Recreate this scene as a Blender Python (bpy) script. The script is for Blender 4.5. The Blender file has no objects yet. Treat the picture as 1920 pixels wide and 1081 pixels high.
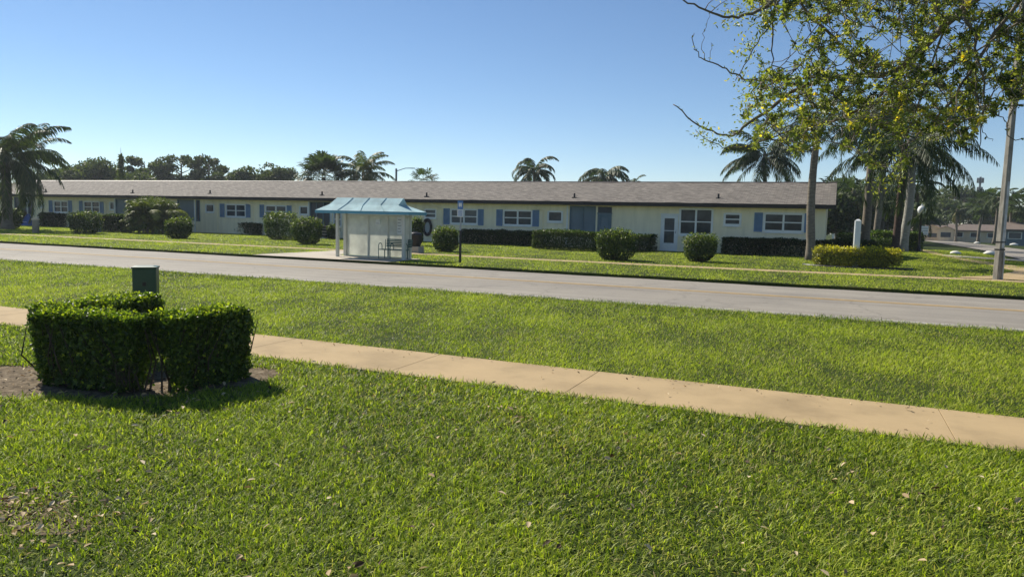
import bpy, math, random
import numpy as np
from mathutils import Vector

SC = bpy.context.scene
COL = SC.collection
rng = np.random.default_rng(11)
random.seed(11)
PI = math.pi

# ------------------------------------------------------------------ view of the place
IW, IH, FOC = 1920.0, 1081.0, 1371.0
PITCH, ROLL, YAW, EYE = 0.0995, 0.0222, 0.411, 1.85
_f = np.array([-math.sin(YAW) * math.cos(PITCH), math.cos(YAW) * math.cos(PITCH), -math.sin(PITCH)])
_r0 = np.array([math.cos(YAW), math.sin(YAW), 0.0])
_u0 = np.cross(_r0, _f)
_r = math.cos(ROLL) * _r0 + math.sin(ROLL) * _u0
_u = math.cos(ROLL) * _u0 - math.sin(ROLL) * _r0
EYEP = np.array([0, 0, EYE])


def sight(px, py):
    return _f + _r * (px - IW / 2) / FOC + _u * (IH / 2 - py) / FOC


def gz(x, y):                       # height of the ground: level, falling away gently beyond the houses
    y = np.asarray(y, float)
    return -0.0125 * np.maximum(0, y - 62) - 0.0 * np.asarray(x, float)


def G(px, py):                      # point of the ground seen there
    d = sight(px, py)
    z = 0.0
    for _ in range(30):
        t = (z - EYE) / min(d[2], -1e-4)
        z = float(gz(d[0] * t, d[1] * t))
    return np.array([d[0] * t, d[1] * t, z])


def ONY(px, py, y):
    d = sight(px, py)
    return EYEP + d * (y / d[1])


def AT(px, py, D):                  # point at horizontal distance D
    d = sight(px, py)
    return EYEP + d * (D / math.hypot(d[0], d[1]))


def ATZ(px, py, z):
    d = sight(px, py)
    return EYEP + d * ((z - EYE) / d[2])


cam = bpy.data.cameras.new('camera')
cam.sensor_width = 36
cam.lens = 36 * FOC / IW
cam.clip_start = 0.05
cam.clip_end = 3000
co = bpy.data.objects.new('camera', cam)
COL.objects.link(co)
from mathutils import Matrix
m = Matrix.Identity(4)
for i in range(3):
    m[i][0], m[i][1], m[i][2], m[i][3] = _r[i], _u[i], -_f[i], EYEP[i]
co.matrix_world = m
SC.camera = co

# ------------------------------------------------------------------ light
SUN_AZ, SUN_EL = math.radians(155.5), math.radians(40)      # direction towards the sun, from +x anticlockwise
sd = Vector((math.cos(SUN_AZ) * math.cos(SUN_EL), math.sin(SUN_AZ) * math.cos(SUN_EL), math.sin(SUN_EL)))
sl = bpy.data.lights.new('sun', 'SUN')
sl.energy = 4.6
sl.angle = math.radians(0.53)
sl.color = (1.0, 0.93, 0.80)
so = bpy.data.objects.new('sun', sl)
COL.objects.link(so)
so.rotation_euler = (-sd).to_track_quat('-Z', 'Y').to_euler()
w = bpy.data.worlds.new('World')
SC.world = w
w.use_nodes = True
nt = w.node_tree
sky = nt.nodes.new('ShaderNodeTexSky')
sky.sky_type = 'NISHITA'
sky.sun_disc = False
sky.sun_elevation = SUN_EL
sky.sun_rotation = math.atan2(sd.x, sd.y)
sky.air_density = 1.0
sky.dust_density = 0.0
sky.altitude = 1800
sky.ozone_density = 2.7
bg = nt.nodes['Background']
hs = nt.nodes.new('ShaderNodeHueSaturation')
hs.inputs['Saturation'].default_value = 1.07
nt.links.new(sky.outputs[0], hs.inputs['Color'])
nt.links.new(hs.outputs[0], bg.inputs[0])
bg.inputs[1].default_value = 0.070
SC.view_settings.view_transform = 'Standard'
SC.view_settings.look = 'None'
SC.view_settings.exposure = 0.68
SC.view_settings.gamma = 1.0
SC.cycles.max_bounces = 7
SC.cycles.transparent_max_bounces = 12


# ------------------------------------------------------------------ materials
class NT:
    def __init__(s, name):
        s.m = bpy.data.materials.new(name)
        s.m.use_nodes = True
        s.t = s.m.node_tree
        s.b = s.t.nodes['Principled BSDF']
        s.out = s.t.nodes['Material Output']

    def n(s, typ, **kw):
        nd = s.t.nodes.new(typ)
        for k, v in kw.items():
            setattr(nd, k, v)
        return nd

    def l(s, a, b):
        s.t.links.new(a, b)

    def coord(s, scale=(1, 1, 1), kind='Object'):
        tc = s.n('ShaderNodeTexCoord')
        mp = s.n('ShaderNodeMapping')
        mp.inputs['Scale'].default_value = scale
        s.l(tc.outputs[kind], mp.inputs[0])
        return mp.outputs[0]

    def noise(s, vec, scale, detail=4, rough=0.55):
        nd = s.n('ShaderNodeTexNoise')
        nd.inputs['Scale'].default_value = scale
        nd.inputs['Detail'].default_value = detail
        nd.inputs['Roughness'].default_value = rough
        s.l(vec, nd.inputs['Vector'])
        return nd.outputs['Fac']

    def ramp(s, fac, stops):
        r = s.n('ShaderNodeValToRGB')
        e = r.color_ramp.elements
        while len(e) > 1:
            e.remove(e[-1])
        e[0].position = stops[0][0]
        e[0].color = (*stops[0][1], 1)
        for p, c in stops[1:]:
            q = e.new(p)
            q.color = (*c, 1)
        s.l(fac, r.inputs[0])
        return r.outputs[0]

    def mix(s, fac, a, b, mode='MIX'):
        x = s.n('ShaderNodeMix', data_type='RGBA', blend_type=mode)
        if isinstance(fac, (int, float)):
            x.inputs[0].default_value = fac
        else:
            s.l(fac, x.inputs[0])
        for i, c in ((6, a), (7, b)):
            if isinstance(c, tuple):
                x.inputs[i].default_value = (*c, 1)
            else:
                s.l(c, x.inputs[i])
        return x.outputs[2]

    def bump(s, h, strength=0.3, dist=0.02):
        b = s.n('ShaderNodeBump')
        b.inputs['Strength'].default_value = strength
        b.inputs['Distance'].default_value = dist
        s.l(h, b.inputs['Height'])
        s.l(b.outputs[0], s.b.inputs['Normal'])


def spec(x, v):
    x.b.inputs['Specular IOR Level'].default_value = v


def simple(name, col, rough=0.6, var=0.12, scale=3.0, metal=0.0, bump=0.0, sp=0.4):
    x = NT(name)
    v = x.coord()
    f = x.noise(v, scale, 5)
    lo = tuple(c * (1 - var) for c in col)
    hi = tuple(min(1, c * (1 + var)) for c in col)
    x.l(x.ramp(f, [(0.3, lo), (0.7, hi)]), x.b.inputs['Base Color'])
    x.b.inputs['Roughness'].default_value = rough
    x.b.inputs['Metallic'].default_value = metal
    spec(x, sp)
    if bump:
        x.bump(x.noise(v, scale * 12, 3), bump, 0.01)
    return x.m


def leafmat(name, stops, trans=0.3, rough=0.45, sp=0.35, tcol=(1.5, 1.7, 0.5)):
    x = NT(name)
    a = x.n('ShaderNodeAttribute', attribute_name='v')
    c = x.ramp(a.outputs['Fac'], stops)
    x.l(c, x.b.inputs['Base Color'])
    x.b.inputs['Roughness'].default_value = rough
    spec(x, sp)
    tr = x.n('ShaderNodeBsdfTranslucent')
    tc = x.mix(1.0, c, tcol, 'MULTIPLY')
    x.l(tc, tr.inputs['Color'])
    mx = x.n('ShaderNodeMixShader')
    mx.inputs[0].default_value = trans
    x.l(x.b.outputs[0], mx.inputs[1])
    x.l(tr.outputs[0], mx.inputs[2])
    x.l(mx.outputs[0], x.out.inputs['Surface'])
    return x.m


M = {}
M['grass'] = leafmat('grass_blades', [(0.0, (0.05, 0.08, 0.016)), (0.3, (0.135, 0.19, 0.026)), (0.6, (0.345, 0.40, 0.046)),
                                      (0.88, (0.54, 0.565, 0.075)), (0.93, (0.40, 0.33, 0.13)), (1.0, (0.54, 0.44, 0.25))], 0.42, 0.5, 0.25, (1.3, 1.5, 0.45))
M['bush'] = leafmat('shrub_leaves', [(0, (0.02, 0.036, 0.010)), (0.5, (0.045, 0.075, 0.017)), (0.85, (0.11, 0.15, 0.03)), (1, (0.22, 0.25, 0.06))], 0.3, 0.5, 0.2)
M['hedge'] = leafmat('hedge_leaves', [(0, (0.02, 0.038, 0.009)), (0.5, (0.055, 0.095, 0.016)), (0.82, (0.14, 0.20, 0.026)), (1, (0.42, 0.46, 0.045))], 0.34, 0.4, 0.35)
M['yellow'] = leafmat('golden_shrub_leaves', [(0, (0.05, 0.06, 0.01)), (0.45, (0.19, 0.19, 0.02)), (0.8, (0.42, 0.38, 0.025)), (1, (0.80, 0.68, 0.03))], 0.22)
M['clump'] = leafmat('feathery_fronds', [(0, (0.03, 0.045, 0.012)), (0.6, (0.09, 0.125, 0.026)), (1, (0.22, 0.23, 0.055))], 0.3, 0.55, 0.15)
M['oak'] = leafmat('overhang_leaves', [(0, (0.02, 0.034, 0.012)), (0.35, (0.075, 0.11, 0.03)), (0.6, (0.19, 0.235, 0.06)), (0.88, (0.38, 0.41, 0.10)), (0.95, (0.55, 0.48, 0.07)), (1, (0.78, 0.64, 0.06))], 0.46, 0.4, 0.35, (1.5, 1.5, 0.6))
M['palm'] = leafmat('palm_fronds', [(0, (0.022, 0.036, 0.016)), (0.6, (0.06, 0.088, 0.03)), (0.9, (0.13, 0.155, 0.045)), (1, (0.30, 0.24, 0.10))], 0.28, 0.5, 0.18)
M['tree'] = leafmat('tree_leaves', [(0, (0.035, 0.05, 0.022)), (0.6, (0.095, 0.122, 0.045)), (1, (0.18, 0.205, 0.07))], 0.25, 0.55, 0.2)
M['deadleaf'] = leafmat('dry_leaves', [(0, (0.04, 0.024, 0.014)), (0.3, (0.22, 0.13, 0.06)), (0.7, (0.46, 0.34, 0.19)), (1, (0.70, 0.58, 0.38))], 0.15, 0.7, 0.2, (1.1, 1.0, 0.8))


def m_ground():
    x = NT('ground_soil')
    v = x.coord()
    a = x.ramp(x.noise(v, 0.35, 6), [(0.35, (0.026, 0.042, 0.010)), (0.6, (0.055, 0.078, 0.016)), (0.75, (0.085, 0.08, 0.028))])
    b = x.ramp(x.noise(v, 22, 4), [(0.3, (0.45, 0.45, 0.45)), (0.75, (1.3, 1.3, 1.2))])
    x.l(x.mix(1.0, a, b, 'MULTIPLY'), x.b.inputs['Base Color'])
    x.b.inputs['Roughness'].default_value = 0.95
    spec(x, 0.1)
    x.bump(x.noise(v, 30, 3), 0.8, 0.04)
    return x.m


def m_soil():
    x = NT('bare_soil')
    v = x.coord()
    a = x.ramp(x.noise(v, 9, 8, 0.7), [(0.3, (0.05, 0.036, 0.022)), (0.5, (0.15, 0.115, 0.075)), (0.7, (0.29, 0.235, 0.165))])
    x.l(a, x.b.inputs['Base Color'])
    x.b.inputs['Roughness'].default_value = 0.95
    spec(x, 0.1)
    x.bump(x.noise(v, 45, 5), 1.0, 0.02)
    return x.m


def m_asphalt():
    x = NT('road_asphalt')
    v = x.coord()
    streak = x.noise(x.coord((0.015, 1.3, 1)), 1.0, 4, 0.65)
    a = x.ramp(streak, [(0.28, (0.21, 0.19, 0.162)), (0.5, (0.265, 0.242, 0.207)), (0.72, (0.31, 0.284, 0.245))])
    b = x.ramp(x.noise(v, 60, 3), [(0.3, (0.8, 0.8, 0.8)), (0.7, (1.15, 1.15, 1.15))])
    c = x.ramp(x.noise(v, 0.45, 6, 0.65), [(0.3, (0.85, 0.85, 0.86)), (0.7, (1.1, 1.09, 1.07))])
    vo = x.n('ShaderNodeTexVoronoi', feature='DISTANCE_TO_EDGE')
    vo.inputs['Scale'].default_value = 0.32
    vo.inputs['Randomness'].default_value = 1.0
    nz = x.n('ShaderNodeTexNoise')
    nz.inputs['Scale'].default_value = 1.6
    nz.inputs['Detail'].default_value = 6
    x.l(v, nz.inputs['Vector'])
    ad = x.n('ShaderNodeMix', data_type='RGBA', blend_type='LINEAR_LIGHT')
    ad.inputs[0].default_value = 0.5
    x.l(v, ad.inputs[6])
    x.l(nz.outputs['Color'], ad.inputs[7])
    x.l(ad.outputs[2], vo.inputs['Vector'])
    k = x.ramp(vo.outputs['Distance'], [(0.0, (0.55, 0.55, 0.55)), (0.008, (0.75, 0.75, 0.75)), (0.014, (1, 1, 1))])
    st = x.ramp(x.noise(v, 2.6, 3), [(0.24, (0.72, 0.71, 0.7)), (0.34, (1, 1, 1))])
    o = x.mix(1.0, x.mix(1.0, a, b, 'MULTIPLY'), c, 'MULTIPLY')
    o = x.mix(1.0, x.mix(0.45, o, k, 'MULTIPLY'), st, 'MULTIPLY')
    x.l(o, x.b.inputs['Base Color'])
    x.b.inputs['Roughness'].default_value = 0.85
    spec(x, 0.25)
    x.bump(x.noise(v, 90, 2), 0.3, 0.006)
    return x.m


def m_concrete(name, col):
    x = NT(name)
    v = x.coord()
    a = x.ramp(x.noise(v, 1.1, 7, 0.6), [(0.3, tuple(c * 0.74 for c in col)), (0.52, col), (0.75, tuple(min(1, c * 1.1) for c in col))])
    b = x.ramp(x.noise(x.coord((1, 14, 1)), 7, 3), [(0.3, (0.93, 0.93, 0.93)), (0.7, (1.04, 1.04, 1.04))])
    s = x.ramp(x.noise(v, 38, 2), [(0.2, (0.8, 0.78, 0.75)), (0.34, (1, 1, 1))])
    x.l(x.mix(1.0, x.mix(1.0, a, b, 'MULTIPLY'), s, 'MULTIPLY'), x.b.inputs['Base Color'])
    x.b.inputs['Roughness'].default_value = 0.9
    spec(x, 0.2)
    x.bump(x.noise(v, 70, 3), 0.25, 0.006)
    return x.m


def m_shingle():
    x = NT('roof_shingles')
    tc = x.n('ShaderNodeTexCoord')
    br = x.n('ShaderNodeTexBrick')
    br.offset = 0.37
    br.inputs['Color1'].default_value = (0.125, 0.116, 0.103, 1)
    br.inputs['Color2'].default_value = (0.228, 0.21, 0.185, 1)
    br.inputs['Mortar'].default_value = (0.10, 0.082, 0.074, 1)
    br.inputs['Scale'].default_value = 1.0
    br.inputs['Mortar Size'].default_value = 0.012
    br.inputs['Brick Width'].default_value = 0.34
    br.inputs['Row Height'].default_value = 0.15
    x.l(tc.outputs['Object'], br.inputs['Vector'])
    v = x.coord()
    b = x.ramp(x.noise(v, 5.0, 6, 0.7), [(0.3, (0.78, 0.78, 0.78)), (0.7, (1.18, 1.16, 1.15))])
    wv = x.n('ShaderNodeTexWave', wave_type='BANDS', bands_direction='DIAGONAL')
    wv.inputs['Scale'].default_value = 0.9
    wv.inputs['Distortion'].default_value = 7
    wv.inputs['Detail'].default_value = 3
    x.l(v, wv.inputs['Vector'])
    c = x.ramp(wv.outputs['Fac'], [(0.2, (0.92, 0.92, 0.92)), (0.8, (1.06, 1.05, 1.05))])
    x.l(x.mix(1.0, x.mix(1.0, br.outputs['Color'], b, 'MULTIPLY'), c, 'MULTIPLY'), x.b.inputs['Base Color'])
    x.b.inputs['Roughness'].default_value = 0.9
    spec(x, 0.2)
    x.bump(br.outputs['Fac'], -0.5, 0.02)
    return x.m


def m_stucco(name, col):
    x = NT(name)
    v = x.coord()
    a = x.ramp(x.noise(v, 0.8, 6), [(0.3, tuple(c * 0.92 for c in col)), (0.7, tuple(min(1, c * 1.04) for c in col))])
    st = x.ramp(x.noise(x.coord((3, 3, 0.25)), 1.3, 5), [(0.3, (0.9, 0.9, 0.89)), (0.6, (1.02, 1.02, 1.02))])
    x.l(x.mix(1.0, a, st, 'MULTIPLY'), x.b.inputs['Base Color'])
    x.b.inputs['Roughness'].default_value = 0.85
    spec(x, 0.25)
    x.bump(x.noise(v, 45, 4), 0.3, 0.01)
    return x.m


def m_glass():
    x = NT('window_glass')
    oi = x.n('ShaderNodeObjectInfo')
    v = x.coord((1, 1, 1.0))
    f = x.noise(v, 1.7, 3)
    a = x.ramp(f, [(0.35, (0.016, 0.027, 0.036)), (0.65, (0.045, 0.065, 0.082))])
    b = x.ramp(oi.outputs['Random'], [(0.4, (0.0, 0.0, 0.0)), (1.0, (0.07, 0.075, 0.075))])
    x.l(x.mix(1.0, a, b, 'ADD'), x.b.inputs['Base Color'])
    x.b.inputs['Roughness'].default_value = 0.1
    spec(x, 0.3)
    return x.m


def m_screen(name, col, alpha):
    x = NT(name)
    v = x.coord()
    f = x.noise(v, 2.3, 5)
    c = x.ramp(f, [(0.3, tuple(q * 0.8 for q in col)), (0.7, tuple(min(1, q * 1.12) for q in col))])
    x.l(c, x.b.inputs['Base Color'])
    x.b.inputs['Roughness'].default_value = 0.6
    tl = x.n('ShaderNodeBsdfTranslucent')
    x.l(c, tl.inputs['Color'])
    m1 = x.n('ShaderNodeMixShader')
    m1.inputs[0].default_value = 0.6
    x.l(x.b.outputs[0], m1.inputs[1])
    x.l(tl.outputs[0], m1.inputs[2])
    tp = x.n('ShaderNodeBsdfTransparent')
    m2 = x.n('ShaderNodeMixShader')
    m2.inputs[0].default_value = 1 - alpha
    x.l(m1.outputs[0], m2.inputs[1])
    x.l(tp.outputs[0], m2.inputs[2])
    x.l(m2.outputs[0], x.out.inputs['Surface'])
    return x.m


def m_bark(name, c1, c2, ring):
    x = NT(name)
    v = x.coord((1, 1, ring))
    f = x.noise(v, 5, 6, 0.65)
    x.l(x.ramp(f, [(0.3, c1), (0.7, c2)]), x.b.inputs['Base Color'])
    x.b.inputs['Roughness'].default_value = 0.9
    spec(x, 0.15)
    x.bump(f, 0.6, 0.03)
    return x.m


def m_pole():
    x = NT('weathered_pole_concrete')
    v = x.coord((1, 1, 0.3))
    f = x.noise(v, 5, 7, 0.7)
    a = x.ramp(f, [(0.3, (0.15, 0.135, 0.115)), (0.5, (0.28, 0.26, 0.22)), (0.72, (0.42, 0.395, 0.34))])
    x.l(a, x.b.inputs['Base Color'])
    x.b.inputs['Roughness'].default_value = 0.9
    spec(x, 0.2)
    x.bump(x.noise(x.coord(), 30, 4), 0.4, 0.01)
    return x.m


M['ground'] = m_ground()
M['soil'] = m_soil()
M['asphalt'] = m_asphalt()
M['walk'] = m_concrete('sidewalk_concrete', (0.40, 0.296, 0.166))
M['pad'] = m_concrete('pale_concrete', (0.45, 0.40, 0.33))
M['shingle'] = m_shingle()
M['stucco'] = m_stucco('cream_stucco', (0.93, 0.83, 0.585))
M['tan'] = m_stucco('tan_stucco', (0.74, 0.60, 0.41))
M['white'] = simple('white_paint', (0.78, 0.79, 0.76), 0.5, 0.05)
M['fascia'] = simple('dark_brown_fascia', (0.035, 0.026, 0.022), 0.6)
M['blue'] = simple('blue_shutter_paint', (0.17, 0.27, 0.42), 0.55, 0.1)
M['glass'] = m_glass()
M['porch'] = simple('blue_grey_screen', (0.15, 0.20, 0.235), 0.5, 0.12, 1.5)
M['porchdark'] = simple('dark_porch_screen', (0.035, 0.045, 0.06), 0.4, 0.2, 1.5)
M['porchframe'] = simple('slate_blue_frame', (0.12, 0.18, 0.22), 0.5)
M['teal'] = simple('teal_roof_paint', (0.40, 0.57, 0.59), 0.8, 0.2, 2.2, 0.0, 0.1, 0.12)
M['tealdark'] = simple('teal_trim_paint', (0.10, 0.31, 0.40), 0.5, 0.08)
M['shmetal'] = simple('cream_metal_posts', (0.58, 0.58, 0.49), 0.5, 0.06)
M['mesh'] = m_screen('perforated_panel', (0.84, 0.84, 0.76), 0.86)
M['benchgreen'] = simple('bench_green_metal', (0.05, 0.13, 0.12), 0.45)
M['black'] = simple('black_paint', (0.012, 0.012, 0.013), 0.45)
M['darkplastic'] = simple('dark_plastic', (0.02, 0.021, 0.024), 0.5)
M['paper'] = simple('paper_notice', (0.70, 0.72, 0.70), 0.7, 0.1, 9)
M['signblue'] = simple('sign_blue', (0.10, 0.22, 0.45), 0.5)
M['signgrey'] = simple('sign_post_grey', (0.36, 0.38, 0.38), 0.5)
M['utgreen'] = simple('utility_green_paint', (0.018, 0.062, 0.036), 0.42, 0.12, 4)
M['utpale'] = simple('pale_green_cabinet', (0.22, 0.32, 0.25), 0.5)
M['pole'] = m_pole()
M['polewhite'] = simple('faded_white_strip', (0.50, 0.51, 0.51), 0.8, 0.3, 4)
M['globe'] = simple('white_globe', (0.85, 0.86, 0.85), 0.25, 0.02)
M['palmbark'] = m_bark('palm_bark', (0.11, 0.092, 0.07), (0.27, 0.235, 0.185), 5)
M['palebark'] = m_bark('pale_palm_bark', (0.20, 0.19, 0.16), (0.42, 0.40, 0.345), 4)
M['darkbark'] = m_bark('dark_palm_bark', (0.035, 0.024, 0.02), (0.15, 0.105, 0.085), 6)
M['bark'] = m_bark('branch_bark', (0.08, 0.068, 0.055), (0.27, 0.235, 0.19), 0.7)
M['twig'] = simple('hedge_twigs', (0.055, 0.04, 0.028), 0.9, 0.3)
M['line'] = simple('faded_yellow_line', (0.50, 0.31, 0.08), 0.8, 0.2, 5)
M['lineworn'] = simple('faded_white_line', (0.42, 0.41, 0.38), 0.8, 0.2, 5)
M['mulch'] = simple('dark_mulch', (0.035, 0.028, 0.024), 0.95, 0.4, 14, 0, 0.8)
M['carpaint'] = simple('silver_car_paint', (0.35, 0.37, 0.40), 0.3, 0.03)
M['darkcar'] = simple('dark_car_paint', (0.02, 0.022, 0.03), 0.25, 0.03)
M['rubber'] = simple('tyre_rubber', (0.015, 0.015, 0.015), 0.8)
M['tarp'] = simple('blue_tarp', (0.04, 0.12, 0.36), 0.5, 0.1)
M['rock'] = simple('white_rock', (0.7, 0.69, 0.64), 0.8, 0.08, 8, 0, 0.5)
M['vent'] = simple('dark_vent_metal', (0.025, 0.024, 0.024), 0.6)
M['houseroof'] = simple('brown_house_roof', (0.15, 0.118, 0.098), 0.9, 0.15, 2)
M['greysteel'] = simple('lamp_steel', (0.17, 0.18, 0.18), 0.5, 0.1)
M['sign2'] = simple('reddish_sign', (0.45, 0.22, 0.18), 0.6)


# ------------------------------------------------------------------ mesh building
def finish(name, me, mat, parent=None, loc=None):
    me.materials.append(M[mat] if isinstance(mat, str) else mat)
    o = bpy.data.objects.new(name, me)
    COL.objects.link(o)
    if parent is not None:
        o.parent = parent
    if loc is not None:
        o.location = loc
    return o


def from_arrays(name, V, F, mat, parent=None, v=None, smooth=False, loc=None):
    V = np.ascontiguousarray(V, np.float32).reshape(-1, 3)
    F = np.ascontiguousarray(F, np.int32)
    k = F.shape[1]
    me = bpy.data.meshes.new(name)
    me.vertices.add(len(V))
    me.vertices.foreach_set('co', V.ravel())
    me.loops.add(F.size)
    me.loops.foreach_set('vertex_index', F.ravel())
    me.polygons.add(len(F))
    me.polygons.foreach_set('loop_start', np.arange(0, F.size, k, dtype=np.int32))
    me.polygons.foreach_set('loop_total', np.full(len(F), k, np.int32))
    if smooth:
        me.polygons.foreach_set('use_smooth', np.ones(len(F), bool))
    if v is not None:
        a = me.attributes.new('v', 'FLOAT', 'POINT')
        a.data.foreach_set('value', np.ascontiguousarray(v, np.float32))
    me.update(calc_edges=True)
    return finish(name, me, mat, parent, loc)


class MB:
    """collects simple shapes, links them as one mesh"""

    def __init__(s):
        s.v, s.f = [], []

    def add(s, vs, fs):
        n = len(s.v)
        s.v += [tuple(map(float, q)) for q in vs]
        s.f += [tuple(n + i for i in f) for f in fs]
        return s

    def box(s, x0, x1, y0, y1, z0, z1, bev=0.0):
        if bev <= 0:
            vs = [(x0, y0, z0), (x1, y0, z0), (x1, y1, z0), (x0, y1, z0), (x0, y0, z1), (x1, y0, z1), (x1, y1, z1), (x0, y1, z1)]
            return s.add(vs, [(0, 3, 2, 1), (4, 5, 6, 7), (0, 1, 5, 4), (1, 2, 6, 5), (2, 3, 7, 6), (3, 0, 4, 7)])
        b = bev
        ring = lambda i, z: [(x0 + i + b, y0 + i, z), (x1 - i - b, y0 + i, z), (x1 - i, y0 + i + b, z), (x1 - i, y1 - i - b, z),
                             (x1 - i - b, y1 - i, z), (x0 + i + b, y1 - i, z), (x0 + i, y1 - i - b, z), (x0 + i, y0 + i + b, z)]
        return s.loft([ring(b * .6, z0), ring(0, z0 + b), ring(0, z1 - b), ring(b * .6, z1)])

    def loft(s, rings, cap=True):
        n = len(rings[0])
        vs = [p for r in rings for p in r]
        fs = []
        for i in range(len(rings) - 1):
            for j in range(n):
                k = (j + 1) % n
                fs.append((i * n + j, i * n + k, (i + 1) * n + k, (i + 1) * n + j))
        if cap:
            fs.append(tuple(range(n - 1, -1, -1)))
            fs.append(tuple((len(rings) - 1) * n + j for j in range(n)))
        return s.add(vs, fs)

    def tube(s, pts, rad, n=8):
        pts = [np.array(p, float) for p in pts]
        if not isinstance(rad, (list, tuple, np.ndarray)):
            rad = [rad] * len(pts)
        rings = []
        d0 = pts[1] - pts[0]
        ref = np.array([1.0, 0, 0]) if abs(d0[0]) < 0.8 * np.linalg.norm(d0) else np.array([0, 1.0, 0])
        for i, p in enumerate(pts):
            a = pts[max(0, i - 1)]
            b = pts[min(len(pts) - 1, i + 1)]
            t = (b - a) / (np.linalg.norm(b - a) + 1e-9)
            u = ref - t * ref.dot(t)
            u /= np.linalg.norm(u) + 1e-9
            ref = u
            q = np.cross(t, u)
            rings.append([p + rad[i] * (math.cos(2 * PI * k / n) * u + math.sin(2 * PI * k / n) * q) for k in range(n)])
        return s.loft(rings)

    def lathe(s, prof, c=(0, 0, 0), n=16):
        rings = [[(c[0] + r * math.cos(2 * PI * k / n), c[1] + r * math.sin(2 * PI * k / n), c[2] + z) for k in range(n)] for r, z in prof]
        return s.loft(rings)

    def poly(s, pts):
        return s.add(pts, [tuple(range(len(pts)))])

    def build(s, name, mat, parent=None, smooth=False, loc=None):
        me = bpy.data.meshes.new(name)
        me.from_pydata(s.v, [], s.f)
        if smooth:
            me.polygons.foreach_set('use_smooth', np.ones(len(me.polygons), bool))
        me.update()
        return finish(name, me, mat, parent, loc)


def tag(o, label=None, cat=None, group=None, kind=None):
    if label:
        o['label'] = label
    if cat:
        o['category'] = cat
    if group:
        o['group'] = group
    if kind:
        o['kind'] = kind
    return o


def thing(name, label, cat, loc=(0, 0, 0), rz=0.0, group=None):
    o = bpy.data.objects.new(name, None)
    o.empty_display_size = 0.2
    COL.objects.link(o)
    o.location = tuple(map(float, loc))
    o.rotation_euler = (0, 0, rz)
    return tag(o, label, cat, group)


def struct(o):
    o['kind'] = 'structure'
    return o


def unit(a):
    return a / (np.linalg.norm(a, axis=-1, keepdims=True) + 1e-9)


def leaf_arrays(P, T, N, L, W, bend=0.15):
    """folded pointed leaves: 6 points, 2 quads each"""
    n = len(P)
    T = unit(T)
    B = unit(np.cross(N, T))
    N = np.cross(T, B)
    L = np.broadcast_to(L, (n,))[:, None]
    W = np.broadcast_to(W, (n,))[:, None]
    base = P
    tip = P + T * L - N * L * bend
    m1 = P + T * L * 0.45
    l = m1 + B * W * 0.5 + N * W * 0.18
    r = m1 - B * W * 0.5 + N * W * 0.18
    V = np.stack([base, l, tip, r], 1)
    F = np.arange(n * 4).reshape(n, 4)
    return V.reshape(-1, 3), F


def leaf_tri(P, T, N, L, W):
    """folded leaf: two triangles-pairs sharing the midrib, as 2 quads on 6 points"""
    n = len(P)
    T = unit(T)
    B = unit(np.cross(N, T))
    N = np.cross(T, B)
    L = np.broadcast_to(L, (n,))[:, None]
    W = np.broadcast_to(W, (n,))[:, None]
    V = np.stack([P, P + T * L * .35 + B * W * .5 + N * W * .2, P + T * L * .75 + B * W * .36 + N * (W * .12 - L * .05), P + T * L - N * L * .14,
                  P + T * L * .75 - B * W * .36 + N * (W * .12 - L * .05), P + T * L * .35 - B * W * .5 + N * W * .2], 1)
    i = np.arange(n)[:, None] * 6
    F = np.concatenate([i + np.array([[0, 1, 2, 3]]), i + np.array([[0, 3, 4, 5]])], 0)
    return V.reshape(-1, 3), F


def smooth_noise(p, k, seed=0):
    r = np.random.default_rng(seed)
    s = 0
    for i in range(6):
        d = r.normal(size=p.shape[1])
        d /= np.linalg.norm(d)
        s = s + np.sin((p @ d) * k * (0.6 + 0.35 * i) + r.uniform(0, 6.28)) / (1 + 0.35 * i)
    return s / 3.2


# ------------------------------------------------------------------ ground, roads, walks
def sheet(name, pts, z, mat):
    return struct(MB().poly([(p[0], p[1], z) for p in pts]).build(name, mat))


NX = np.concatenate([np.linspace(-420, -90, 12), np.linspace(-80, 80, 33), np.linspace(90, 420, 12)])
NY = np.concatenate([np.linspace(-420, -80, 8), np.linspace(-60, 62, 24), np.linspace(70, 700, 40)])
gx, gy = np.meshgrid(NX, NY)
V = np.stack([gx, gy, gz(gx, gy) - 0.03], -1).reshape(-1, 3)
nx, ny = len(NX), len(NY)
idx = np.arange(nx * ny).reshape(ny, nx)
F = np.stack([idx[:-1, :-1], idx[:-1, 1:], idx[1:, 1:], idx[1:, :-1]], -1).reshape(-1, 4)
struct(from_arrays('ground', V, F, 'ground', smooth=True))

WALK0, WALK1 = 7.1, 8.36
ROAD0, ROAD1 = 15.52, 22.12


def wob(x, k=1.0, a=0.04):
    return a * (math.sin(x * 1.9 * k) + 0.6 * math.sin(x * 4.3 * k + 1.3) + 0.4 * math.sin(x * 9.1 * k + .4))


def turf(name, x0, x1, y0f, y1f, top, step=0.25):
    """raised lawn slab: its cut edges show soil"""
    xs = np.arange(x0, x1 + 1e-6, step)
    mb = MB()
    n = len(xs)
    a = [(x, y0f(x), top) for x in xs]
    b = [(x, y1f(x), top) for x in xs]
    a0 = [(x, y0f(x), -0.03) for x in xs]
    b0 = [(x, y1f(x), -0.03) for x in xs]
    mb.v = a + b + a0 + b0
    for i in range(n - 1):
        mb.f += [(i, i + 1, n + i + 1, n + i), (2 * n + i, 2 * n + i + 1, i + 1, i), (n + i, n + i + 1, 3 * n + i + 1, 3 * n + i)]
    return struct(mb.build(name, 'ground'))


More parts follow.
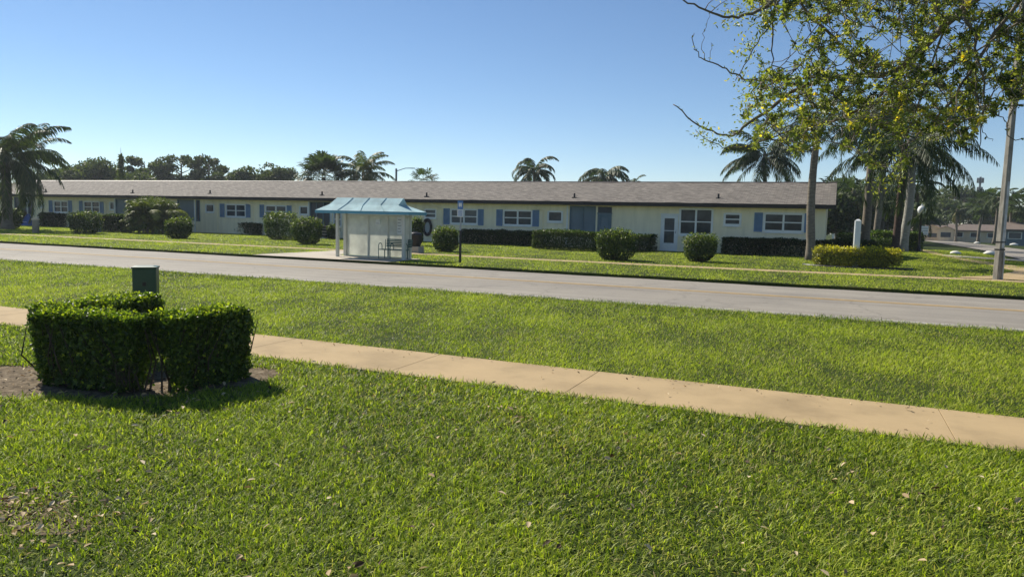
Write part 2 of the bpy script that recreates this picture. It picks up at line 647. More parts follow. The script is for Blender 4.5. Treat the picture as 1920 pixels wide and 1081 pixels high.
turf('lawn', -30, 14, lambda x: -14, lambda x: WALK0 + wob(x, 1, .025), -0.018)
turf('verge', -75, 30, lambda x: WALK1 + wob(x + 5, 1, .03), lambda x: ROAD0 - 0.02 + wob(x, .5, .05), -0.012)


def walkline(x):                    # centre line of the far footpath
    return 27.75 + 0.035 * max(0, x + 3) ** 1.25


turf('far_verge', -130, 12, lambda x: ROAD1 + 0.06 + wob(x, .5, .05), lambda x: walkline(x) - 0.55 + wob(x, .7, .03), 0.09, 0.4)
turf('far_lawn', -130, 7.5, lambda x: walkline(x) + 0.55 + wob(x, .7, .03), lambda x: 60, 0.05, 0.4)

# near footpath: separate slabs with joints, one object
mb = MB()
joints = [-62 + 2.35 * k for k in range(23)] + [-7.05, -4.66, -2.49, 1.08, 3.3, 5.6, 7.9, 10.2, 12.5, 14.8, 17.1, 19.4, 21.7, 24]
joints = [q for q in joints if q < -8.5 or q >= -7.05]
for a, b in zip(joints[:-1], joints[1:]):
    mb.box(a + 0.003, b - 0.003, WALK0 - .02, WALK1 + .02, -0.05, 0.004, 0.003)
struct(mb.build('sidewalk', 'walk'))
mb = MB()
xs = np.arange(-130, 12, 1.5)
for a, b in zip(xs[:-1], xs[1:]):
    mb.add([(a + .006, walkline(a) - .6, .075), (b - .006, walkline(b) - .6, .075), (b - .006, walkline(b) + .6, .075), (a + .006, walkline(a) + .6, .075)], [(0, 1, 2, 3)])
struct(mb.build('far_sidewalk', 'walk'))
# road
mb = MB()
xs = np.arange(-220, 140, 2.0)
ysec = [ROAD0 - .1, ROAD0 + .9, (ROAD0 + ROAD1) / 2 - 1, (ROAD0 + ROAD1) / 2, (ROAD0 + ROAD1) / 2 + 1, ROAD1 - .9, ROAD1 + .1]
zsec = [0.0, .012, .035, .04, .035, .012, 0.0]
for i, xx in enumerate(xs):
    mb.v += [(xx, ysec[k], zsec[k]) for k in range(7)]
for i in range(len(xs) - 1):
    for k in range(6):
        mb.f.append((i * 7 + k, (i + 1) * 7 + k, (i + 1) * 7 + k + 1, i * 7 + k + 1))
struct(mb.build('road', 'asphalt'))
mid = (ROAD0 + ROAD1) / 2
mb = MB()
for dy in (-.13, .06):
    for a in np.arange(-160, 120, 4.0):
        mb.poly([(a, mid + dy, .0445), (a + 4, mid + dy, .0445), (a + 4, mid + dy + .07, .0445), (a, mid + dy + .07, .0445)])
struct(mb.build('road_centre_line', 'line'))
mb = MB()
for a in np.arange(-160, 120, 4.0):
    mb.poly([(a, ROAD0 + .08, .007), (a + 4, ROAD0 + .08, .007), (a + 4, ROAD0 + .16, .0085), (a, ROAD0 + .16, .0085)])
struct(mb.build('road_edge_line', 'lineworn'))

# side street and its footpath, laid on the sloping ground at the right
def strip_from(name, up, lo, lift, mat):
    U = [G(*p) for p in up]
    Lo = [G(*p) for p in lo]
    mb = MB()
    n = len(U)
    mb.v = [(p[0], p[1], gz(p[0], p[1]) + lift) for p in U + Lo]
    mb.f = [(n + i, n + i + 1, i + 1, i) for i in range(n - 1)]
    return struct(mb.build(name, mat))


strip_from('side_street', [(1640, 441.5), (1725, 446), (1780, 451), (1862, 461), (1920, 469), (2100, 494)],
           [(1640, 443), (1722, 449.5), (1765, 457), (1835, 468.5), (1920, 489), (2100, 526)], 0.055, 'asphalt')
strip_from('side_path', [(1715, 467), (1748, 472.5), (1772, 480), (1800, 485), (1860, 494), (1920, 503), (2050, 520)],
           [(1715, 469.5), (1744, 477), (1770, 482.5), (1805, 490.5), (1860, 500), (1920, 516), (2050, 545)], 0.068, 'walk')
strip_from('driveway_apron', [(1767, 479.2), (1800, 481.5), (1862, 485.5), (1920, 489), (2050, 512)],
           [(1767, 480.6), (1800, 484.6), (1862, 488.5), (1920, 492), (2050, 517)], 0.074, 'pad')
strip_from('path_junction', [(1800, 523), (1860, 521), (1890, 515), (1920, 508), (2050, 530)], [(1800, 524.5), (1860, 527), (1890, 528), (1920, 530), (2050, 552)], 0.086, 'walk')

# ------------------------------------------------------------------ grass (uncountable): blades
U_EDGE = [(-7.65, 4.95), (-6.05, 5.15), (-5.9, 6.25)]


def seg_d(x, y, a, b):
    ax, ay = a
    bx, by = b
    t = np.clip(((x - ax) * (bx - ax) + (y - ay) * (by - ay)) / ((bx - ax) ** 2 + (by - ay) ** 2), 0, 1)
    return np.hypot(x - ax - t * (bx - ax), y - ay - t * (by - ay))


def bed_mask(x, y):
    """how bare the soil is: 0 lawn .. 1 bare"""
    P = np.stack([x, y], 1)
    n = smooth_noise(P, 5.0, 3) * .12 + smooth_noise(P, 14.0, 4) * .06
    u = (x + 7.05) * 0.917 + (y - 5.2) * 0.40
    w_ = -(x + 7.05) * 0.40 + (y - 5.2) * 0.917
    d1 = np.hypot(u / 1.55, w_ / 0.72) - 1 + n
    d1b = np.hypot((x + 6.0) / .42, (y - 6.05) / .62) - 1 + n
    d1c = np.hypot((x + 8.2) / .9, (y - 4.95) / .55) - 1 + n
    n2 = smooth_noise(P, 3.0, 5) * .45 + smooth_noise(P, 11.0, 6) * .3
    d2 = np.hypot((x + 4.6) / 0.66, (y - 2.62) / 0.44) - 1 + n2
    m = np.maximum.reduce([np.clip(-d1 * 8, 0, 1), np.clip(-d1b * 8, 0, 1), np.clip(-d1c * 6, 0, 1), .62 * np.clip(-d2 * 1.6 + .05, 0, 1)])
    return m


def in_view(x, y, margin=0.22):
    dx, dy = x, y
    dep = dx * _f[0] + dy * _f[1]
    lat = dx * _r0[0] + dy * _r0[1]
    lim = (960 / FOC) * (1 + margin)
    return (dep > 1.0) & (np.abs(lat) < lim * np.maximum(dep, .1) + 2.0)


def blades(name, x0, x1, y0f, y1f, z0, dens, length, width, label, segs=2, tint=0.0, tall_edge=False, seed=1, maskbed=False):
    r = np.random.default_rng(seed)
    ya, yb = y0f(np.array([x0, x1])).min() - .3, y1f(np.array([x0, x1])).max() + .3
    n = int((x1 - x0) * (yb - ya) * dens)
    x = r.uniform(x0, x1, n)
    y = r.uniform(ya, yb, n)
    D = np.hypot(x, y)
    k = in_view(x, y) & (y > y0f(x)) & (y < y1f(x))
    k &= r.uniform(size=n) < np.clip((6.0 / np.maximum(D, 1)) ** .9 if y0f(np.zeros(1))[0] < 20 else 1, 0.12, 1)
    x, y, D = x[k], y[k], D[k]
    P2 = np.stack([x, y], 1)
    thin = smooth_noise(P2, 2.2, seed + 20) + .6 * smooth_noise(P2, 7.0, seed + 21) + .35 * smooth_noise(P2, 26.0, seed + 22)
    keep = r.uniform(size=len(x)) < np.clip(0.86 + .42 * thin, .3, 1)
    if maskbed:
        keep &= r.uniform(size=len(x)) > bed_mask(x, y) * 1.02
    keep &= ~((x > -20.7) & (x < -14.3) & (y > 21) & (y < 24.4)) & ~((x > -20.5) & (x < -18.5) & (y > 21) & (y < 27.3))
    x, y, D, thin = x[keep], y[keep], D[keep], thin[keep]
    n = len(x)
    sc = np.clip((D / 5.0) ** .55, .85, 6.0)
    ln = length * r.uniform(.45, 1.25, n) * (1 + .18 * thin) * np.clip(sc, 1, 1.35)
    wd = width * r.uniform(.7, 1.3, n) * sc
    az = r.uniform(0, 2 * PI, n)
    tilt = np.abs(r.normal(.78, .42, n)).clip(.05, 1.45)
    d = np.stack([np.cos(az) * np.sin(tilt), np.sin(az) * np.sin(tilt), np.cos(tilt)], 1)
    yaw = az + PI / 2 + r.normal(0, .5, n)
    s = np.stack([np.cos(yaw), np.sin(yaw), np.zeros(n)], 1) * wd[:, None] * .5
    zb = gz(x, y) + z0 - .008
    b = np.stack([x, y, zb], 1)
    mid_ = b + d * ln[:, None] * .55
    tip = mid_ + (d * .8 + np.stack([np.cos(az), np.sin(az), -np.ones(n) * .45], 1) * .45) * ln[:, None] * .5
    vv = np.clip(.46 + .15 * thin + .14 * smooth_noise(np.stack([x, y], 1), .8, seed + 33) + r.normal(0, .22, n) + tint, 0, .9)
    worn = smooth_noise(np.stack([x, y], 1), 1.1, seed + 44) + .6 * smooth_noise(np.stack([x, y], 1), 3.5, seed + 45)
    dry = r.uniform(size=n) < np.clip(.06 - .14 * thin + .28 * np.clip(worn - .45, 0, 1), .01, .5)
    vv[dry] = r.uniform(.88, 1, dry.sum())
    if segs == 2:
        V = np.stack([b - s, b + s, mid_ + s * .9, mid_ - s * .9, tip + s * .15, tip - s * .15], 1)
        i = np.arange(n)[:, None] * 6
        F = np.concatenate([i + np.array([[0, 1, 2, 3]]), i + np.array([[3, 2, 4, 5]])], 0)
        vv = np.repeat(vv, 6)
    else:
        V = np.stack([b - s, b + s, tip + s * .35, tip - s * .35], 1)
        F = np.arange(n * 4).reshape(n, 4)
        vv = np.repeat(vv, 4)
    o = from_arrays(name, V, F, 'grass', v=vv)
    return tag(o, label, 'grass', kind='stuff')


cst = lambda c: (lambda x: np.zeros_like(x) + c)
blades('lawn_grass', -14, 9, cst(.6), lambda x: WALK0 + .03 + .02 * np.sin(x * 9), -.018, 7200, .066, .0072,
       'long green lawn grass in the foreground below the footpath', 2, 0.0, seed=1, maskbed=True)
blades('verge_grass', -34, 15, lambda x: WALK1 - .03 + .02 * np.sin(x * 11), lambda x: ROAD0 + .06 + .05 * np.sin(x * 3.1), -.012, 6200, .043, .0050,
       'green grass strip between the near footpath and the road', 1, .08, seed=2)
blades('far_verge_grass', -80, 14, lambda x: ROAD1 + .05 + .06 * np.sin(x * 2.3), lambda x: 27.75 + .035 * np.maximum(0, x + 3) ** 1.25 - .56, .09, 620, .045, .0062,
       'short sunny grass strip across the road beside the far footpath', 1, .12, seed=3)
blades('far_lawn_grass', -95, 9, lambda x: 27.75 + .035 * np.maximum(0, x + 3) ** 1.25 + .56, lambda x: np.where(x < -.2, 41.0, 60.0), .05, 400, .045, .0066,
       'mown sunny lawn in front of the long cream building', 1, .14, seed=4)
# weedy darker fringe along the road edge of the near verge
blades('verge_weeds', -30, 10, lambda x: ROAD0 - .7 + .35 * np.sin(x * .9) + .2 * np.sin(x * 2.3), lambda x: ROAD0 + .12 + .08 * np.sin(x * 2.7 + 1), -.012, 2600, .062, .0062,
       'dark weedy fringe of grass along the road edge', 1, -.36, seed=5)


def dead_leaves(name, n, region, z, size, label, seed):
    r = np.random.default_rng(seed)
    P = region(r, n)
    n = len(P)
    P = np.concatenate([P, (z + r.uniform(0, .03, n))[:, None]], 1)
    az = r.uniform(0, 2 * PI, n)
    T = np.stack([np.cos(az), np.sin(az), r.normal(0, .35, n)], 1)
    N = unit(np.stack([r.normal(0, .5, n), r.normal(0, .5, n), np.ones(n)], 1))
    L = size * r.uniform(.6, 1.3, n)
    V, F = leaf_tri(P, T, N, L, L * .52)
    o = from_arrays(name, V, F, 'deadleaf', v=np.repeat(np.where(r.uniform(size=n) < .3, r.uniform(0, .12, n), np.clip(r.normal(.75, .18, n), 0, 1)), 6))
    return tag(o, label, 'leaves', kind='stuff')


def reg_lawn(r, n):
    x = r.uniform(-9, 3, n * 3)
    y = r.uniform(1.8, 7.05, n * 3)
    k = in_view(x, y, .1)
    return np.stack([x, y], 1)[k][:n]


def reg_bed(r, n):
    a = np.stack([r.normal(-4.5, .45, n), r.normal(2.68, .28, n)], 1)
    b = np.stack([r.normal(-7.3, 1.0, n // 2), r.normal(5.1, .35, n // 2)], 1)
    return np.concatenate([a, b])


def reg_walk(r, n):
    return np.stack([r.uniform(-9, 3.5, n), np.where(r.uniform(size=n) < .6, WALK1 - np.abs(r.normal(0, .22, n)), r.uniform(WALK0, WALK1, n))], 1)


dead_leaves('fallen_leaves', 420, reg_lawn, .028, .05, 'dry tan leaves scattered over the foreground lawn', 7)
dead_leaves('bed_leaves', 300, reg_bed, .012, .042, 'dry leaf litter on the bare soil at lower left', 8)
dead_leaves('walk_leaves', 90, reg_walk,   .008, .036, 'small brown leaves lying on the tan footpath', 9)
# bare soil under the hedge and at the lower left
for nm, pts in (('soil_bed', [(-9.6, 4.5), (-8.3, 4.1), (-6.9, 4.15), (-5.7, 4.9), (-5.3, 5.6), (-5.3, 6.7), (-6.2, 7.0), (-8.2, 6.7), (-9.7, 5.7)]),
                ('soil_patch', [(-4.6 + .62 * (1 + .2 * math.sin(3 * a) + .12 * math.sin(7 * a)) * math.cos(a), 2.62 + .42 * (1 + .2 * math.sin(2 * a + 1) + .12 * math.sin(5 * a)) * math.sin(a)) for a in np.linspace(0, 2 * PI, 48, endpoint=False)])):
    sheet(nm, pts, -.013, 'soil')

# ------------------------------------------------------------------ foliage
def bush_pts(n, sx, sy, sz, r, e=3.0, depth=.3, under=.15, lump=.08, seed=0, lk=None):
    """points and normals in the outer shell of a clipped bush standing on z=0"""
    d = unit(r.normal(size=(int(n * 1.2), 3)) * np.array([1, 1, .9]))
    k = (np.abs(d) ** e).sum(1) ** (-1 / e)
    p = d * k[:, None]
    # spread evenly over a box-like surface
    nrm = unit(np.sign(p) * np.abs(p) ** (e - 1) / np.array([sx, sy, sz]))
    sc = 1 - depth * r.uniform(0, 1, len(p)) ** 1.6
    p = p * sc[:, None]
    lk = lk or 3.5
    w_ = p * np.array([sx, sy, sz]) * .5
    lum = 1 + lump * smooth_noise(w_, lk, seed) + lump * .6 * smooth_noise(w_, lk * 2.7, seed + 1)
    w_ = w_ * lum[:, None]
    low = np.clip(-(p[:, 2]), 0, 1)
    w_[:, :2] *= (1 - under * low ** 2)[:, None]
    w_[:, 2] += sz * .5
    ok = w_[:, 2] > .02
    return w_[ok], nrm[ok]


def leaves_obj(name, P, N, r, L, W, mat, parent, vmean=.45, vstd=.2, top=0.25, zr=None, tri=False, twigs=False):
    n = len(P)
    T = unit(np.cross(N, r.normal(size=(n, 3))) + .35 * N + np.array([0, 0, .15]))
    NN = unit(N + r.normal(0, .55, (n, 3)))
    ll = L * r.uniform(.65, 1.3, n)
    if tri:
        V, F = leaf_tri(P, T, NN, ll, ll * W)
        k = 6
    else:
        V, F = leaf_arrays(P, T, NN, ll, ll * W)
        k = 4
    v = np.clip(r.normal(vmean, vstd, n), 0, 1)
    return from_arrays(name, V, F, mat, parent, v=np.repeat(v, k))


NB = [0]


def bush(name, label, cat, px, pbase, ptop, pw, n=3600, depth_m=None, leaf=.085, mat='bush', e=3.6, group=None, vmean=.45, under=.2, lump=.15, rz=0.0, y=None, zscale=1.0):
    """clipped bush: pixel measures of the photograph turned into metres at its spot on the ground"""
    NB[0] += 1
    r = np.random.default_rng(100 + NB[0])
    g = G(px, pbase)
    D = np.dot(g - EYEP, _f)
    wdt = .92 * pw * D / FOC
    hgt = (pbase - ptop) * D / FOC
    sy = depth_m or wdt * .9
    c = g + np.array([_f[0], _f[1], 0]) * sy * .45
    t = thing(name, label, cat, (c[0], c[1], gz(c[0], c[1]) + .04), YAW + rz, group)
    P, N = bush_pts(n, wdt, sy, hgt, r, e, .32, under, lump, NB[0], 3.5)
    k = n // 5                                          # shoots standing out of the outline, leaf tone raised to look top-lit
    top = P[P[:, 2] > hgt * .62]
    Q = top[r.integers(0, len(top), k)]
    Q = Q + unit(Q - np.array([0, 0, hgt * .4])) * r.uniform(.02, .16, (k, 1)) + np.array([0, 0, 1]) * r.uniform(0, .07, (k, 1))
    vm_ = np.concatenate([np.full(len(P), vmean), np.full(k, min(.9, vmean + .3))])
    P, N = np.concatenate([P, Q]), np.concatenate([N, unit(r.normal(size=(k, 3)))])
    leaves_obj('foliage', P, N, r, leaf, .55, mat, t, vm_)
    mb = MB()
    for k in range(7):
        a = r.uniform(0, 2 * PI)
        rr = min(wdt, sy) * .3
        mb.tube([(r.normal(0, wdt * .05), r.normal(0, sy * .05), -.05), (math.cos(a) * rr * .6 * wdt / max(sy, wdt), math.sin(a) * rr * .6, hgt * .4), (math.cos(a) * rr * wdt / max(sy, wdt) * 1.2, math.sin(a) * rr * 1.2, hgt * .75)], [.03, .02, .01], 5)
    mb.build('branches', 'twig', t)
    return t


def hedge_row(name, label, cat, a, b, thick, hgt, n, leaf=.085, mat='bush', group=None, vmean=.4, lump=.075, e=7.0):
    """long clipped hedge from ground point a to b"""
    NB[0] += 1
    r = np.random.default_rng(100 + NB[0])
    a, b = np.array(a[:2]), np.array(b[:2])
    n = int(n * 1.9)
    L = np.hypot(*(b - a))
    ang = math.atan2(b[1] - a[1], b[0] - a[0])
    c = (a + b) / 2
    t = thing(name, label, cat, (c[0], c[1], .04), ang, group)
    # box shell: choose faces by area
    areas = np.array([L * thick, L * hgt, L * hgt, thick * hgt, thick * hgt])
    f = r.choice(5, n, p=areas / areas.sum())
    u, v_, dd = r.uniform(-.5, .5, n), r.uniform(-.5, .5, n), .3 * r.uniform(0, 1, n) ** 1.4
    P = np.zeros((n, 3))
    N = np.zeros((n, 3))
    for k, (ax, sg) in enumerate([(2, 1), (1, -1), (1, 1), (0, -1), (0, 1)]):
        mk = f == k
        full = np.array([L, thick, hgt])
        oth = [i for i in range(3) if i != ax]
        P[mk, oth[0]] = u[mk] * full[oth[0]]
        P[mk, oth[1]] = v_[mk] * full[oth[1]]
        P[mk, ax] = sg * (full[ax] * .5 - dd[mk])
        N[mk, ax] = sg
    P[:, 2] += hgt * .5
    nz = smooth_noise(P, 2.6, NB[0]) + .7 * smooth_noise(P, 7, NB[0] + 50)
    P += N * (lump * nz)[:, None]
    P = P[P[:, 2] > .05]
    N = N[:0]
    N = unit(np.zeros_like(P) + r.normal(0, .6, P.shape) + np.array([0, 0, .4]))
    leaves_obj('foliage', P, N, r, leaf, .55, mat, t, vmean)
    mb = MB()
    k = max(3, int(L / .5))
    for i in range(k):
        xx = -L / 2 + L * (i + .5) / k + r.normal(0, .06)
        mb.tube([(xx, r.normal(0, .05), -.05), (xx + r.normal(0, .08), r.normal(0, .08), hgt * .5), (xx + r.normal(0, .12), r.normal(0, .1), hgt * .85)], [.025, .018, .008], 5)
    mb.build('branches', 'twig', t)
    return t


# ------------------------------------------------------------------ the near clipped hedge: a U open towards the footpath
def near_hedge():
    r = np.random.default_rng(77)
    t = thing('hedge', 'glossy dark clipped hedge in a U shape with a hollow base beside the near footpath', 'hedge', (-6.8, 5.4, -.01))
    o = np.array([-6.8, 5.4, 0])
    H = .80
    segs = [((-7.58, 5.0), (-7.58, 6.38), .40, 0), ((-7.56, 5.02), (-6.24, 5.16), .36, -.02), ((-6.12, 5.24), (-5.98, 6.2), .38, .0)]
    Ps, Ns = [], []
    for (a, b, th, dz) in segs:
        a, b = np.array(a), np.array(b)
        L = np.hypot(*(b - a))
        d = (b - a) / L
        q = np.array([-d[1], d[0]])
        h = H + dz
        areas = np.array([L * th * 1.4, L * h, L * h, th * h, th * h])
        n = int(areas.sum() * 6800)
        f = r.choice(5, n, p=areas / areas.sum())
        s, w_, z = r.uniform(-.5, .5, n) * L, r.uniform(-.5, .5, n) * th, r.uniform(.0, 1, n) * h
        dd = .20 * r.uniform(0, 1, n) ** 1.5
        N = np.zeros((n, 3))
        for k in range(5):
            mk = f == k
            if k == 0:
                z[mk] = h - dd[mk]
                N[mk] = (0, 0, 1)
            elif k in (1, 2):
                sg = -1 if k == 1 else 1
                w_[mk] = sg * (th / 2 - np.minimum(dd[mk], th * .45))
                N[mk] = (q[0] * sg, q[1] * sg, 0)
            else:
                sg = -1 if k == 3 else 1
                s[mk] = sg * (L / 2 - dd[mk])
                N[mk] = (d[0] * sg, d[1] * sg, 0)
        taper = 1 - .16 * np.clip(1 - z / h, 0, 1) ** 2
        xy = (a + b) / 2 + d * (s * taper)[:, None] + q * (w_ * taper)[:, None]
        P = np.concatenate([xy, z[:, None]], 1)
        nz = .6 * smooth_noise(P, 6, 31) + .5 * smooth_noise(P, 15, 32)
        P = P + N * (.055 * nz + r.normal(0, .012, n))[:, None]
        up_ = np.clip((P[:, 2] - h * .8) / (h * .2), 0, 1)
        cxy = np.array([*((a + b) / 2)])
        P[:, :2] = cxy + (P[:, :2] - cxy) * (1 - .05 * up_ ** 2)[:, None]
        P[:, 2] += .035 * up_ * smooth_noise(P[:, :2], 7, 41) - .012 * up_
        keep = P[:, 2] > .0 + .03 * r.uniform(size=n)
        hol = np.hypot((P[:, 0] + 6.22) / .17, (P[:, 2] - .05) / .36) < 1 + .15 * r.normal(size=n)       # hollow at the meeting of two arms
        keep &= ~(hol & (P[:, 1] < 5.6))
        Ps.append(P[keep])
        Ns.append(N[keep])
    P, N = np.concatenate(Ps), np.concatenate(Ns)
    n = len(P)
    T = unit(np.cross(N, r.normal(size=(n, 3))) + .5 * N + np.array([0, 0, .2]))
    NN = unit(N + r.normal(0, .6, (n, 3)))
    ll = .041 * r.uniform(.6, 1.35, n)
    V, F = leaf_tri(P - o, T, NN, ll, ll * .58)
    backlit_top = np.clip((P[:, 2] - .70) / .10, 0, 1)  # backlight along the hedge top is painted in as lighter leaf colour
    v = np.clip(r.normal(.52, .2, n) + .45 * backlit_top * r.uniform(0, 1, n), 0, 1)
    # sprigs that stand out of the clipped top, coloured pale to look backlit
    Q, TT = [], []
    for k in range(260):
        i = r.integers(n)
        while P[i, 2] < .72:
            i = r.integers(n)
        hgt = r.uniform(.02, .09)
        for j in range(6):
            Q.append(P[i] + np.array([r.normal(0, .008), r.normal(0, .008), hgt * j / 6]))
            a = r.uniform(0, 2 * PI)
            TT.append((math.cos(a), math.sin(a), .9))
    Q, TT = np.array(Q), np.array(TT)
    V2, F2 = leaf_tri(Q - o, TT, unit(np.cross(TT, r.normal(size=TT.shape))), .032 * r.uniform(.7, 1.2, len(Q)), .016)
    v2 = np.clip(r.normal(.9, .1, len(Q)), 0, 1)
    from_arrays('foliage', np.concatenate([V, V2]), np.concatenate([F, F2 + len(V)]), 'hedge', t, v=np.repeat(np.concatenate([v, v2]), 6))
    mb = MB()
    for (a, b, th, dz) in segs:
        for k in range(9):
            u = (k + .5) / 9
            c = np.array([a[0] + (b[0] - a[0]) * u, a[1] + (b[1] - a[1]) * u])
            for j in range(4):
                a0 = c + r.normal(0, .04, 2)
                a1 = a0 + r.normal(0, .08, 2)
                a2 = a1 + r.normal(0, .10, 2)
                mb.tube([(*(a0 - o[:2]), -.04), (*(a1 - o[:2]), .3), (*(a2 - o[:2]), .66)], [.012, .008, .003], 5)
    for k in range(16):                                          # bare twigs showing in the hollow
        p = np.array([-6.30 + r.normal(0, .06), 4.98 + r.normal(0, .03), .08 + r.uniform(0, .1)]) - o
        e1 = p + np.array([r.normal(0, .09), r.normal(-.03, .04), r.uniform(.06, .2)])
        e2 = e1 + np.array([r.normal(0, .08), r.normal(-.02, .04), r.uniform(.0, .14)])
        mb.tube([p, e1, e2], [.006, .004, .002], 4)
    mb.build('branches', 'twig', t)


near_hedge()

# green utility boxes near the hedge
def util_box(label, cx, cy, w_, d_, h_, rz, mat='utgreen', name='utility_box'):
    t = thing(name, label, 'utility box', (cx, cy, .03), rz)
    mb = MB().box(-w_ / 2, w_ / 2, -d_ / 2, d_ / 2, -.05, h_, .012)
    mb.build('housing', mat, t)
    e = .012
    MB().loft([[(-w_ / 2 - e, -d_ / 2 - e, h_ + .002), (w_ / 2 + e, -d_ / 2 - e, h_ + .002), (w_ / 2 + e, d_ / 2 + e, h_ + .002), (-w_ / 2 - e, d_ / 2 + e, h_ + .002)],
               [(-w_ / 2 - e, -d_ / 2 - e, h_ + .03), (w_ / 2 + e, -d_ / 2 - e, h_ + .03), (w_ / 2 + e, d_ / 2 + e, h_ + .03), (-w_ / 2 - e, d_ / 2 + e, h_ + .03)],
               [(-w_ / 2 + .06, -d_ / 2 + .06, h_ + .045), (w_ / 2 - .06, -d_ / 2 + .06, h_ + .045), (w_ / 2 - .06, d_ / 2 - .06, h_ + .045), (-w_ / 2 + .06, d_ / 2 - .06, h_ + .045)]]).build('lid', mat, t)
    MB().box(-.03, .03, -d_ / 2 - .012, -d_ / 2 - .001, h_ * .55, h_ * .55 + .07, .004).build('latch', 'black', t)
    return t


util_box('dark green metal utility box standing behind the near hedge', -11.62, 9.66, .40, .36, .70, .72)
util_box('narrow dull green utility post at the right end of the near hedge', -5.98, 6.22, .09, .09, .42, .4, name='utility_post')

# ------------------------------------------------------------------ long cream building
WY = 41.0
def wx(px, py=405):
    return float(ONY(px, py, WY)[0])
def wz(px, py):
    return float(ONY(px, py, WY)[2])


EAVE_Y, RIDGE_Y, BACK_Y = 40.5, 46.5, 52.6
EZ, FASC, RZ = 2.52, .21, 4.13
BX0, BX1 = -71.4, -0.40
building = thing('bungalow_row', 'long single storey cream bungalow building with brown shingle roof and blue shutters across the road', 'building', (0, 0, 0))
openings = []      # x0,x1,z0,z1


def opening(px0, px1, py0, py1):
    mx = (px0 + px1) / 2
    x0, x1 = wx(px0), wx(px1)
    my = (py0 + py1) / 2
    z1, z0 = wz(mx, py0), wz(mx, py1)
    return x0, x1, max(z0, 0.06), min(z1, EZ - .06)


def window(px0, px1, py0, py1, cols=2, rows=2, fr=.07, light=False):
    x0, x1, z0, z1 = opening(px0, px1, py0, py1)
    openings.append((x0, x1, z0, z1))
    mb = MB()
    y0, y1 = WY - .035, WY + .06
    mb.box(x0 - .02, x0 + fr, y0, y1, z0, z1).box(x1 - fr, x1 + .02, y0, y1, z0, z1)
    mb.box(x0 + fr, x1 - fr, y0, y1, z1 - fr, z1 + .02).box(x0 + fr, x1 - fr, y0, y1, z0 - .03, z0 + fr)
    mb.box(x0 - .05, x1 + .05, WY - .07, WY - .002, z0 - .075, z0 - .032)
    ix0, ix1, iz0, iz1 = x0 + fr, x1 - fr, z0 + fr, z1 - fr
    for c in range(1, cols):
        xx = ix0 + (ix1 - ix0) * c / cols
        mb.box(xx - .05, xx + .05, y0 + .008, y1, iz0, iz1)
    for rr in range(1, rows):
        zz = iz0 + (iz1 - iz0) * rr / rows
        cuts = [ix0] + [ix0 + (ix1 - ix0) * c / cols for c in range(1, cols)] + [ix1]
        for a, b in zip(cuts[:-1], cuts[1:]):
            mb.box(a + (0 if a == ix0 else .05), b - (0 if b == ix1 else .05), y0 + .012, y1, zz - .03, zz + .03)
    f = mb.build('window', 'white', building)
    MB().poly([(ix0, WY + .035, iz0), (ix1, WY + .035, iz0), (ix1, WY + .035, iz1), (ix0, WY + .035, iz1)]).build('pane', 'glass', f)
    return f


def shutter(px0, px1, py0, py1):
    x0, x1, z0, z1 = opening(px0, px1, py0, py1)
    mb = MB()
    mb.box(x0, x0 + .06, WY - .045, WY - .001, z0, z1).box(x1 - .06, x1, WY - .045, WY - .001, z0, z1)
    mb.box(x0 + .06, x1 - .06, WY - .045, WY - .001, z0, z0 + .07).box(x0 + .06, x1 - .06, WY - .045, WY - .001, z1 - .07, z1)
    k = int((z1 - z0 - .14) / .07)
    for i in range(k):
        zz = z0 + .07 + (z1 - z0 - .14) * i / k
        mb.add([(x0 + .06, WY - .012, zz), (x1 - .06, WY - .012, zz), (x1 - .06, WY - .036, zz + .05), (x0 + .06, WY - .036, zz + .05)], [(0, 1, 2, 3)])
    mb.poly([(x0 + .06, WY - .008, z0 + .07), (x1 - .06, WY - .008, z0 + .07), (x1 - .06, WY - .008, z1 - .07), (x0 + .06, WY - .008, z1 - .07)])
    return mb.build('shutter', 'blue', building)


def porch(px0, px1, py0, py1, bays, mat='porch', solid=.0):
    x0, x1, z0, z1 = opening(px0, px1, py0, py1)
    z1 = EZ - .03
    openings.append((x0, x1, z0, z1))
    mb = MB()
    mb.box(x0 + .002, x0 + .07, WY - .02, WY + .08, z0, z1).box(x1 - .07, x1 - .002, WY - .02, WY + .08, z0, z1)
    mb.box(x0 + .07, x1 - .07, WY - .02, WY + .08, z1 - .08, z1 - .002).box(x0 + .07, x1 - .07, WY - .02, WY + .08, z0 + .002, z0 + .08)
    for c in range(1, bays):
        xx = x0 + (x1 - x0) * c / bays
        mb.box(xx - .035, xx + .035, WY - .015, WY + .08, z0 + .08, z1 - .08)
    f = mb.build('screen_porch', 'porchframe', building)
    MB().poly([(x0 + .07, WY + .05, z0 + .08), (x1 - .07, WY + .05, z0 + .08), (x1 - .07, WY + .05, z1 - .08), (x0 + .07, WY + .05, z1 - .08)]).build('screen', mat, f)
    return f


def wpost(px, w_=.09, py0=390):
    x = wx(px)
    MB().box(x - w_ / 2, x + w_ / 2, WY - .06, WY - .003, .06, EZ - .01).build('porch_post', 'white', building)


def spout(px):
    x = wx(px)
    mb = MB().tube([(x - .55, EAVE_Y + .05, EZ - .03), (x - .5, EAVE_Y + .12, EZ - .12), (x, WY - .05, EZ - .36), (x, WY - .05, EZ - .5), (x, WY - .05, .1)], .035, 6)
    mb.build('downspout', 'stucco', building)


